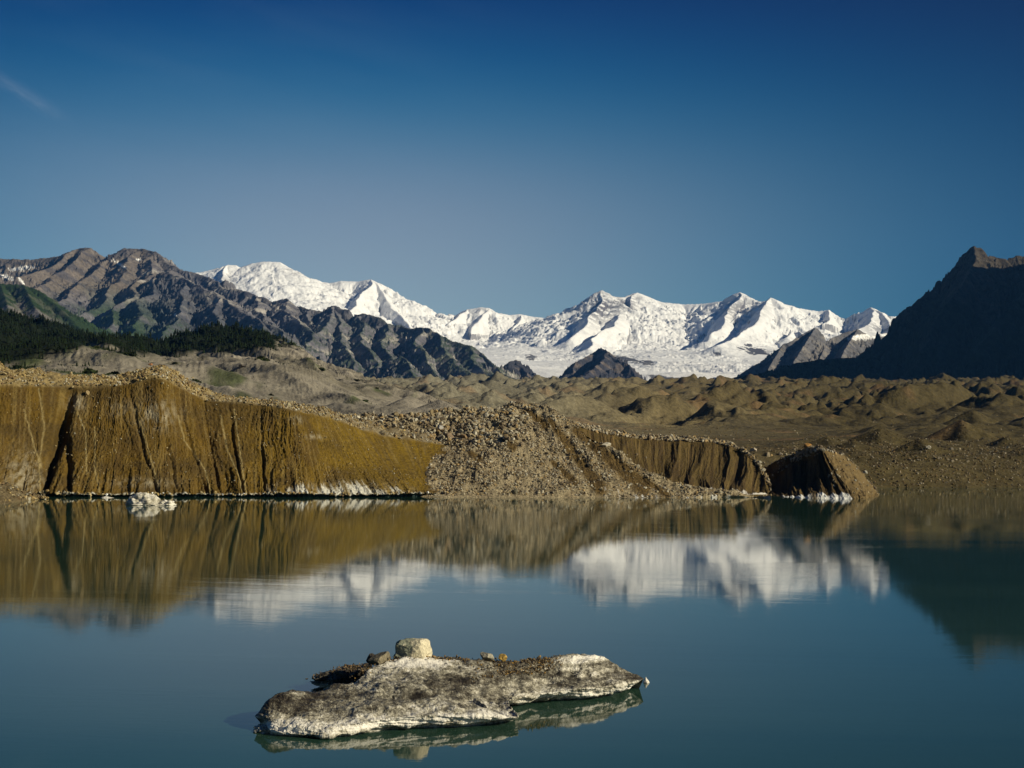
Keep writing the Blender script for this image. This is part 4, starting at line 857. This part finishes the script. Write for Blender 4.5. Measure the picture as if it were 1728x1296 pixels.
# separate conifers at the lower edge of the wood and on the open slope
single = [mesh_from('spruce_tree', cv, cf.ravel(), 3, M_TREE, cc, False) for cv, cf, cc in CON]
edgew = np.exp(-((hpy - lowb - 8) / 7) ** 2) * (hpx < 480) * (hpx > -30) + .35 * ss(.1, .35, fbm2(x / 30, y / 40, 3)) * ss(645, 630, hpy) * (hpx > 0) * ss(420, 60, hpx) * (hpy > lowb)
w = (edgew * y).ravel(); w /= w.sum(); idx = r.choice(len(w), 230, p=w); pts = V.reshape(-1, 3)[idx]
for i, p in enumerate(pts):
    t = add('spruce_tree', single[i % 6]); h_ = r.uniform(1.8, 3.2) * min(1, p[1] / 1000); t.scale = (h_ * 1.3, h_ * 1.3, h_); t.location = p - np.array([0, 0, .1 * h_]); t.rotation_euler = (0, 0, r.random() * 6.28)
    g = r.uniform(.7, 1.6); t.color = (.018 * g, .032 * g, .009 * g, 1)
    tag(t, 'small dark spruce on the open silt slope below the forest', 'tree', 'spruces below the forest edge')
# shrubs
def shrub_mesh(seed):
    q = np.random.default_rng(seed); vs = []; fs = []
    for i in range(110):
        d = q.normal(size=3); d /= np.linalg.norm(d); d[2] = abs(d[2]) * .8; c = d * q.uniform(.2, .5) * [1, 1, .8]; a = q.normal(size=3) * .09; b = q.normal(size=3) * .09
        o = len(vs); vs += [c + a, c + b, c - a, c - b]; fs.append((o, o + 1, o + 2, o + 3))
    return mesh_from('shrub', np.array(vs), np.array(fs).ravel(), 4, M_TREE, np.tile([[.5, .5, .5]], (len(vs), 1)), False)
SH = [shrub_mesh(i) for i in range(4)]
sw = ss(.0, .35, fbm2(x / 26, y / 36, 4) - np.interp(hpx, [0, 250, 500, 650], [0.0, .12, .25, .5])) * (hpx > 0) * (hpx < 640) * (hpy > lowb) * (tt > .9) * y
w = sw.ravel() / sw.sum(); idx = r.choice(len(w), 260, p=w)
sw2 = sw * (.35 + ss(300, 0, hpx)) + .6 * (hpx < 170) * (hpx > -60) * (hpy > lowb) * (hpy < 640) * ss(-.1, .3, fbm2(x / 22, y / 30, 3)) * y
w2 = sw2.ravel() / sw2.sum(); idx2 = r.choice(len(w2), 5200, p=w2)
o = add('scrub', trees_mesh('scrub', idx2, r, .6, 1.9, (.014, .022, .006))); tag(o, 'dark low scrub matting the pale hillside', None, None, 'stuff'); pts = V.reshape(-1, 3)[idx]
for i, p in enumerate(pts):
    t = add('shrub', SH[i % 4]); h_ = r.uniform(1.6, 4.5) * (p[1] / 700) ** .5; t.scale = (h_ * 1.3, h_ * 1.3, h_); t.location = p; t.rotation_euler = (0, 0, r.random() * 6.28)
    g = r.uniform(.7, 1.5); t.color = (.035 * g, .05 * g, .014 * g, 1)
    tag(t, 'low green shrub growing on the pale silt hillside', 'shrub', 'shrubs on the silt hillside')

# ------------------------------------------------------------------ icebergs
def ice_mat(name, dirt=1.0):
    m, t, b = new_mat(name)
    tc = t.nodes.new('ShaderNodeTexCoord'); vec = tc.outputs['Object']
    at = t.nodes.new('ShaderNodeAttribute'); at.attribute_name = 'dirt'
    n1 = noise_node(t, 1.6, 8, 0.68, vec); n2 = noise_node(t, 9.0, 6, 0.7, vec); n3 = noise_node(t, 34.0, 4, 0.7, vec)
    def mm(op, x, y, cl=False):
        q = t.nodes.new('ShaderNodeMath'); q.operation = op; q.use_clamp = cl
        for i, w in enumerate((x, y)):
            if isinstance(w, (int, float)): q.inputs[i].default_value = w
            else: t.links.new(w, q.inputs[i])
        return q.outputs[0]
    s_ = mm('ADD', mm('ADD', mm('MULTIPLY', mm('SUBTRACT', n1, .5), 1.6), mm('MULTIPLY', mm('SUBTRACT', n2, .5), 1.2)), mm('MULTIPLY', mm('SUBTRACT', n3, .5), 1.5))
    d = mm('ADD', mm('MULTIPLY', at.outputs['Fac'], 1.0), s_)
    cr = t.nodes.new('ShaderNodeValToRGB'); e = cr.color_ramp.elements
    e[0].position = 0.12; e[0].color = (0.70, 0.66, 0.57, 1); e[1].position = 1.0; e[1].color = (0.022, 0.017, 0.011, 1)
    for p_, c_ in ((.32, (0.42, .385, .29, 1)), (.52, (.19, .172, .125, 1)), (.74, (.062, .053, .036, 1))):
        q = e.new(p_); q.color = c_
    t.links.new(d, cr.inputs[0]); t.links.new(cr.outputs[0], b.inputs['Base Color'])
    bp = t.nodes.new('ShaderNodeBump'); bp.inputs['Strength'].default_value = .6; bp.inputs['Distance'].default_value = .025
    t.links.new(mm('ADD', n2, mm('MULTIPLY', n3, .6)), bp.inputs['Height']); t.links.new(bp.outputs[0], b.inputs['Normal'])
    b.inputs['Roughness'].default_value = .5; b.inputs['Specular IOR Level'].default_value = .3
    b.inputs['Subsurface Weight'].default_value = 0.0
    return m
M_ICE = ice_mat('dirty_ice')

berg = bpy.data.objects.new('iceberg', None); C.objects.link(berg); BO = np.array([-4.5, 42.0, 0.0]) * 0 + np.array([-1.7, 42.5, 0]); berg.location = BO
tag(berg, 'large dirty iceberg carrying boulders in the lake foreground', 'iceberg')
# columns: waterline px,py | lip px,py,Z-depth | shelf | crest px,py,Y | back
cols = [
    # foot (px,py)      lip (px,py,dY)       mid (px,py,Y)        crest (px,py,Y)     back dY
    ((444, 1238), (430, 1208, 40.5), (432, 1203, 40.8), (436, 1200, 41.0), .5),
    ((458, 1241), (450, 1216, 39.9), (448, 1196, 40.5), (452, 1184, 41.2), .9),
    ((480, 1243), (474, 1226, 39.5), (474, 1190, 40.6), (472, 1170, 41.5), 1.4),
    ((520, 1245), (518, 1228, 39.3), (516, 1195, 40.6), (505, 1168, 42.0), 1.8),
    ((548, 1247), (548, 1231, 39.1), (545, 1196, 40.7), (535, 1168, 42.4), 2.2),
    ((585, 1243), (585, 1224, 39.3), (580, 1190, 41.0), (562, 1155, 43.0), 2.4),
    ((640, 1235), (640, 1214, 39.8), (630, 1178, 41.4), (598, 1152, 43.4), 2.2),
    ((700, 1230), (700, 1208, 40.1), (680, 1172, 41.8), (622, 1130, 43.9), 2.0),
    ((745, 1229), (745, 1207, 40.2), (722, 1172, 41.9), (660, 1112, 44.6), 2.2),
    ((785, 1227), (787, 1208, 40.3), (760, 1176, 42.0), (706, 1109, 44.9), 2.6),
    ((830, 1223), (832, 1209, 40.5), (796, 1180, 42.2), (752, 1112, 45.0), 3.0),
    ((862, 1218), (868, 1211, 40.7), (826, 1188, 42.3), (790, 1116, 45.0), 3.2),
    ((868, 1213), (873, 1207, 40.9), (840, 1180, 43.0), (820, 1118, 45.2), 3.2),
    ((856, 1201), (858, 1194, 42.0), (858, 1168, 43.6), (855, 1119, 45.6), 3.0),
    ((858, 1192), (862, 1182, 43.0), (884, 1158, 44.2), (890, 1118, 46.0), 2.6),
    ((900, 1186), (905, 1172, 43.8), (914, 1150, 45.0), (922, 1112, 46.4), 2.4),
    ((945, 1182), (948, 1166, 44.2), (950, 1144, 45.3), (955, 1107, 46.6), 2.2),
    ((990, 1180), (992, 1160, 44.5), (990, 1142, 45.6), (985, 1104, 46.8), 2.0),
    ((1025, 1174), (1028, 1158, 45.0), (1022, 1144, 46.0), (1015, 1109, 47.0), 1.6),
    ((1050, 1167), (1056, 1154, 45.6), (1052, 1144, 46.3), (1046, 1122, 47.0), 1.1),
    ((1062, 1160), (1078, 1149, 46.2), (1076, 1145, 46.5), (1070, 1134, 47.0), .6),
    ((1066, 1156), (1086, 1145, 46.7), (1087, 1144, 46.8), (1086, 1142, 47.0), .3),
]
foot = [WZ(a, b, 0) for (a, b), *_ in cols]; lip = [P(*c[1]) for c in cols]; mdl = [P(*c[2]) for c in cols]; cst = [P(*c[3]) for c in cols]
cen = np.mean(cst, axis=0)
under = [f + np.array([0, .35, -.7]) for f in foot]; foot2 = [f + np.array([0, .12, .03]) for f in foot]
lip0 = []
for f, l in zip(foot, lip):
    q = f * .62 + l * .38; lip0.append(q + np.array([0, -.10, 0]))
bk = [c + np.array([0, q[4] * .55, -.22]) for c, q in zip(cst, cols)]; bk2 = [np.array([c[0], c[1] + q[4], -.5]) for c, q in zip(cst, cols)]
for rr in (under, foot2, lip0, mdl, cst, bk, bk2):      # both ends close to a point
    rr[0] = lip[0] + (rr[0] - lip[0]) * .02; rr[-1] = lip[-1] + (rr[-1] - lip[-1]) * .02
V, T, s = loft([under, foot2, lip0, lip, mdl, cst, bk, bk2], [6, 22, 30, 60, 80, 50, 30], 1500, widths=4)
tt = T[:, None] * np.ones(V.shape[:2]); n = grid_normals(V)
# orient normals outwards (towards the viewer on the front)
flip_ = np.where((n[..., 1] > 0) & (tt < 4.5), -1, 1)[..., None]; n = n * flip_
x, y, z = V[..., 0], V[..., 1], V[..., 2]
big_ = fbm3(x * .9, y * .9, z * 2.0, 3); medn = fbm3(x * 3.1, y * 3.1, z * 4.5, 5, .55); fin = fbm3(x * 13, y * 13, z * 15, 4, .6)
rdz = rdg2(x * 1.4 + y, z * 3.0 + y * .7, 4)
env = ss(.4, 1.4, tt) * ss(7, 5.5, tt); endt = ss(0, 1.2, s) * ss(21, 19.5, s)
low = ss(3.4, 2.2, tt)
V += n * (env * endt[None, :] * (.07 * (rdg2(x * .3 + .3 * y, z * 5.5 + .25 * x, 3) - .6) * ss(4.9, 4.2, tt) + .11 * big_ + .045 * medn + .022 * (rdz - .6) + .009 * fin + low * .015 * fbm3(x * 6, y * 6, z * 9, 3)))[..., None]
# melt hollows
ipx, ipy = px_of(V)
holl = 0
for (a, b, w, h_, dp) in ((962, 1140, 10, 9, .22), (990, 1140, 6, 8, .16), (950, 1157, 14, 4, .14), (662, 1180, 3, 5, .12), (612, 1211, 4, 3, .10), (760, 1165, 30, 8, .06), (860, 1150, 20, 7, .05), (700, 1198, 40, 5, .06), (800, 1196, 14, 6, .1), (1000, 1157, 10, 3, .1), (440, 1222, 14, 9, .3)):
    e_ = np.exp(-((ipx - a) / w) ** 2 - ((ipy - b) / h_) ** 2) * (tt < 4.95); V[..., 1] += dp * e_; holl = holl + e_ * dp * 5
x, y, z = V[..., 0], V[..., 1], V[..., 2]
# how dirty: dark cap on the left nose and on top, clean band low down, white tongue on the crest
dirt = .36 + .17 * ss(2.6, 4.2, tt) - .20 * ss(3.4, 2.4, tt) * ss(1.2, 2.2, tt) + .16 * fbm3(x * .8, y * .8, z * 1.5 + 4, 3) + .20 * fbm3(x * .35, y * .5, z * 7 + 4, 4)
dirt = dirt + .30 * ss(640, 470, ipx) * ss(3.2, 4.0, tt)
dirt = dirt - .62 * np.exp(-((ipx - 715) / 75) ** 2) * ss(4.55, 4.95, tt) * (tt < 6) - .6 * np.exp(-((ipx - 995) / 34) ** 2 - ((ipy - 1110) / 7) ** 2)
dirt = dirt + .38 * np.exp(-((ipx - 775) / 55) ** 2 - ((ipy - 1152) / 15) ** 2) + .25 * np.exp(-((ipx - 860) / 50) ** 2 - ((ipy - 1136) / 10) ** 2) + .15 * np.exp(-((ipx - 700) / 60) ** 2 - ((ipy - 1172) / 10) ** 2)
dirt = dirt + .6 * ss(4.85, 5.05, tt) * np.exp(-((ipx - 860) / 75) ** 2) + .3 * holl  # also darker in the melt hollows, by their depth
dirt = dirt - .28 * np.exp(-((ipy - (1222 - (ipx - 520) * .055)) / 9) ** 2) * (ipx < 860)
dirt = np.where(tt > 5.2, np.maximum(dirt, .75 - .5 * ss(5.4, 6, tt)), dirt)
body = add('ice_body', grid_mesh('ice_body', V - BO, M_ICE, None, True, {'dirt': dirt}), berg)
IBV = V
# the debris-covered knob behind
def blob(px, py, Y, rad, seed, rough, res=5, flat=1.0):
    v, f = ico(res); v = v.copy(); r_ = 1 + rough * fbm3(v[:, 0] * 1.3 + seed, v[:, 1] * 1.3, v[:, 2] * 1.3, 6, .6); v = v * r_[:, None] * np.array(rad); return v, f
kc = P(588, 1146, 47.2)
v, f = blob(0, 0, 0, (.95, .8, .36), 5, .55, 6); v = v + [0, 0, .0]; v[:, 2] += .22 * np.clip(v[:, 0], -1, 1)
knob = mesh_from('debris_knob', v + [kc[0] - BO[0], kc[1] - BO[1], max(kc[2], .2) - .02], f.ravel(), 3, M_ICE, None, True, {'dirt': np.full(len(v), .85) - .5 * ss(.05, -.1, v[:, 2])})
kb = add('debris_knob', knob, berg); kb['label'] = 'dark grit-covered knob at the back left of the iceberg'
# pale shelf under the left nose
kc = WZ(448, 1237); v, f = blob(0, 0, 0, (.33, .4, .10), 9, .5, 5)
add('ice_ledge', mesh_from('ice_ledge', v + [kc[0] - BO[0], kc[1] - BO[1] + .35, .06], f.ravel(), 3, M_ICE, None, True, {'dirt': np.full(len(v), .35)}), berg)

bpy.context.view_layer.update(); dg = bpy.context.evaluated_depsgraph_get()
M_BR = terrain_mat('pale_boulder_stone', 2.0, 9.0, .35, .9, .12, oinfo=True)
def big_rock(px, py, wpx, hpx_, colr, label, seed, Y=None, cat='boulder', cuts=14, sub=5, cmin=.55, depth=1.0, rot=0.0, rough=.05):
    v, f = rock_shape(sub, seed, cuts, rough, (1, 1, 1), cmin, .82)
    mn, mx = v.min(0), v.max(0); v = (v - (mn + mx) / 2) / (mx - mn)
    c = P(px, py, Y); w = wpx / F * Y; h = hpx_ / F * Y
    v = v * [w, w * depth, h]; ca, sa = math.cos(rot), math.sin(rot)
    v = np.stack([v[:, 0] * ca + v[:, 2] * sa, v[:, 1], -v[:, 0] * sa + v[:, 2] * ca], -1)
    o = add('boulder', mesh_from('boulder', v, f.ravel(), 3, M_BR, np.tile([[.5, .5, .5]], (len(v), 1)), False)); o.location = c; o.color = (colr[0] * 2, colr[1] * 2, colr[2] * 2, 1)
    tag(o, label, cat); return o
# the square boulder: a cut block
def block_rock():
    Y = 45.3; w = 64 / F * Y; h = 37 / F * Y
    v, f = ico(6); v = v / ((np.abs(v) ** 8).sum(1) ** .125)[:, None]
    v[:, 2] += .10 * v[:, 0] * (v[:, 2] > 0)
    ca, sa = math.cos(R(-20)), math.sin(R(-20)); v = np.stack([v[:, 0] * ca - v[:, 1] * sa, v[:, 0] * sa + v[:, 1] * ca, v[:, 2]], -1)
    v[:, :2] *= (1 - .07 * v[:, 2])[:, None]
    for nrm, c in (((-.75, -.2, .65), 1.22), ((.75, -.3, .6), 1.22), ((-.2, -.8, .6), 1.12), ((.1, -.95, -.1), 1.16), ((-.95, -.2, .1), 1.12)):
        nn = np.array(nrm, float); nn /= np.linalg.norm(nn); v -= np.maximum(0, v @ nn - c)[:, None] * nn
    v *= (1 + .07 * fbm3(v[:, 0] * 1.1 + 5, v[:, 1] * 1.1, v[:, 2] * 1.1, 7, .58) + .05 * ss(0, .6, -v[:, 0]) * (rdg2(v[:, 2] * 3 + v[:, 0], v[:, 1] * 3, 4) - .5))[:, None]
    mn, mx = v.min(0), v.max(0); v = (v - (mn + mx) / 2) / (mx - mn) * [w, w * .9, h]
    cc = const((.5, .5, .5), v[:, 0]); cc = blend(cc, (.24, .28, .29), ss(.05, -.12, v[:, 0] + .3 * fbm3(v[:, 0] * 4, v[:, 1] * 4, v[:, 2] * 4, 4)))  # left half coloured darker and bluer, as the block's shaded side
    o = add('boulder', mesh_from('boulder', v, f.ravel(), 3, M_BR, cc, True)); o.location = P(697, 1096, Y); o.color = (1.15, 1.02, .70, 1)
    tag(o, 'big square pale boulder riding on top of the iceberg', 'boulder')
block_rock()
big_rock(640, 1114, 36, 22, (.20, .17, .11), 'rounded brown-grey boulder left of the big square boulder', 41, 44.7, rot=-.25)
big_rock(629, 1113, 22, 22, (.06, .05, .04), 'small dark boulder at the left of the rounded one', 45, 45.1)
big_rock(822, 1108, 25, 13, (.33, .30, .22), 'smooth pale stone on the iceberg, left of the orange one', 42, 45.6, 'stone', rot=.12, rough=.02)
big_rock(848.5, 1110, 15, 13.5, (.42, .27, .07), 'small orange-yellow stone on top of the iceberg', 43, 45.6, 'stone', rough=.02)
big_rock(786, 1113, 8, 6, (.14, .10, .06), 'little dark stone on the iceberg crest between the pale stones', 44, 45.4, 'stone')
# grit along the crest
m_ = (np.abs(T[:, None] - 5.0) < .5) * 1.0 * (np.exp(-((ipx - 865) / 62) ** 4) + .5 * np.exp(-((ipx - 700) / 75) ** 4) * (T[:, None] > 4.97))
scatter('crest_grit', 'brown grit and pebbles along the iceberg crest', IBV, grid_normals(IBV), m_, 2600, .025, .12, [(.10, .07, .035), (.06, .045, .03), (.16, .11, .05), (.30, .18, .05), (.2, .17, .12)], 31, powr=3, sink=.1)
kbv = np.array([q.co[:] for q in knob.vertices]) + BO; kbn = kbv - kbv.mean(0); kbn /= np.linalg.norm(kbn, axis=1)[:, None]
scatter('knob_grit', 'dark grit on the knob behind the iceberg', kbv[None], kbn[None], (kbn[None][..., 2] > 0.0) * 1.0, 1500, .03, .13, [(.06, .045, .03), (.1, .07, .035), (.16, .11, .06)], 32, powr=2.5, sink=.1)

# small iceberg by the left cliff
sb = bpy.data.objects.new('iceberg', None); C.objects.link(sb); c0 = WZ(248, 852); sb.location = c0; tag(sb, 'small grey white iceberg with a domed top near the left cliff', 'iceberg')
def bergpart(nm, dx, w, d, h, z, seed, dirt):
    v, f = blob(0, 0, 0, (w / 2, d / 2, h), seed, .4, 5); v[:, 2] = np.maximum(v[:, 2], -.4)
    return add(nm, mesh_from(nm, v + [dx, 0, z], f.ravel(), 3, M_ICE, None, True, {'dirt': np.full(len(v), dirt)}), sb)
k_ = 188 / F
bergpart('ice_dome', -6 * k_, 40 * k_, 2.6, 16 * k_, 2 * k_, 3, .26); bergpart('ice_shelf', 0, 56 * k_, 3.2, 5 * k_, 0, 4, .30); bergpart('ice_block', 30 * k_, 26 * k_, 1.8, 7 * k_, 0, 6, .2)
# shard beside the big iceberg's tip, and flakes along the far shore
def shard(px, py, wpx, hp, seed, label, cat='ice'):
    c = WZ(px, py); w = wpx / F * c[1]; h = hp / F * c[1]
    v, f = blob(0, 0, 0, (w / 2, w / 2, h), seed, .4, 4); t = np.clip(v[:, 2] / h, 0, 1); v[:, :2] *= (1 - .75 * t)[:, None]
    o = add('ice_fragment', mesh_from('ice_fragment', v, f.ravel(), 3, M_ICE, None, True, {'dirt': np.full(len(v), .02)})); o.location = c; tag(o, label, cat); return o
shard(1090, 1152, 12, 9, 2, 'tiny white ice spike floating off the right tip of the iceberg')
shard(180, 840, 20, 2.5, 5, 'thin flat ice floe left of the small iceberg')
shard(1078, 838, 30, 9, 8, 'white ice lump at the foot of the rubble slope, left one')
shard(1030, 838, 18, 6, 10, 'smaller white ice lump left of the big lump at the slope foot')
shard(1172, 838, 14, 6, 12, 'white ice lump at the foot right of the rubble slope')

# ------------------------------------------------------------------ haze
hz, t, b = new_mat('haze_air'); t.nodes.remove(b)
pv = t.nodes.new('ShaderNodeVolumePrincipled'); pv.inputs['Density'].default_value = 0.000018; pv.inputs['Color'].default_value = (0.13, 0.42, 1.0, 1); pv.inputs['Anisotropy'].default_value = 0.1
t.links.new(pv.outputs[0], t.nodes['Material Output'].inputs['Volume'])
x0, x1, y0, y1, z0, z1 = -12500, 12500, -400, 18500, -14, 2700
hv = np.array([[x0, y0, z0], [x1, y0, z0], [x1, y1, z0], [x0, y1, z0], [x0, y0, z1], [x1, y0, z1], [x1, y1, z1], [x0, y1, z1]], float)
hf = np.array([[0, 3, 2, 1], [4, 5, 6, 7], [0, 1, 5, 4], [1, 2, 6, 5], [2, 3, 7, 6], [3, 0, 4, 7]])
o = add('haze', mesh_from('haze', hv, hf.ravel(), 4, hz, None, False)); tag(o, None, None, None, 'stuff')
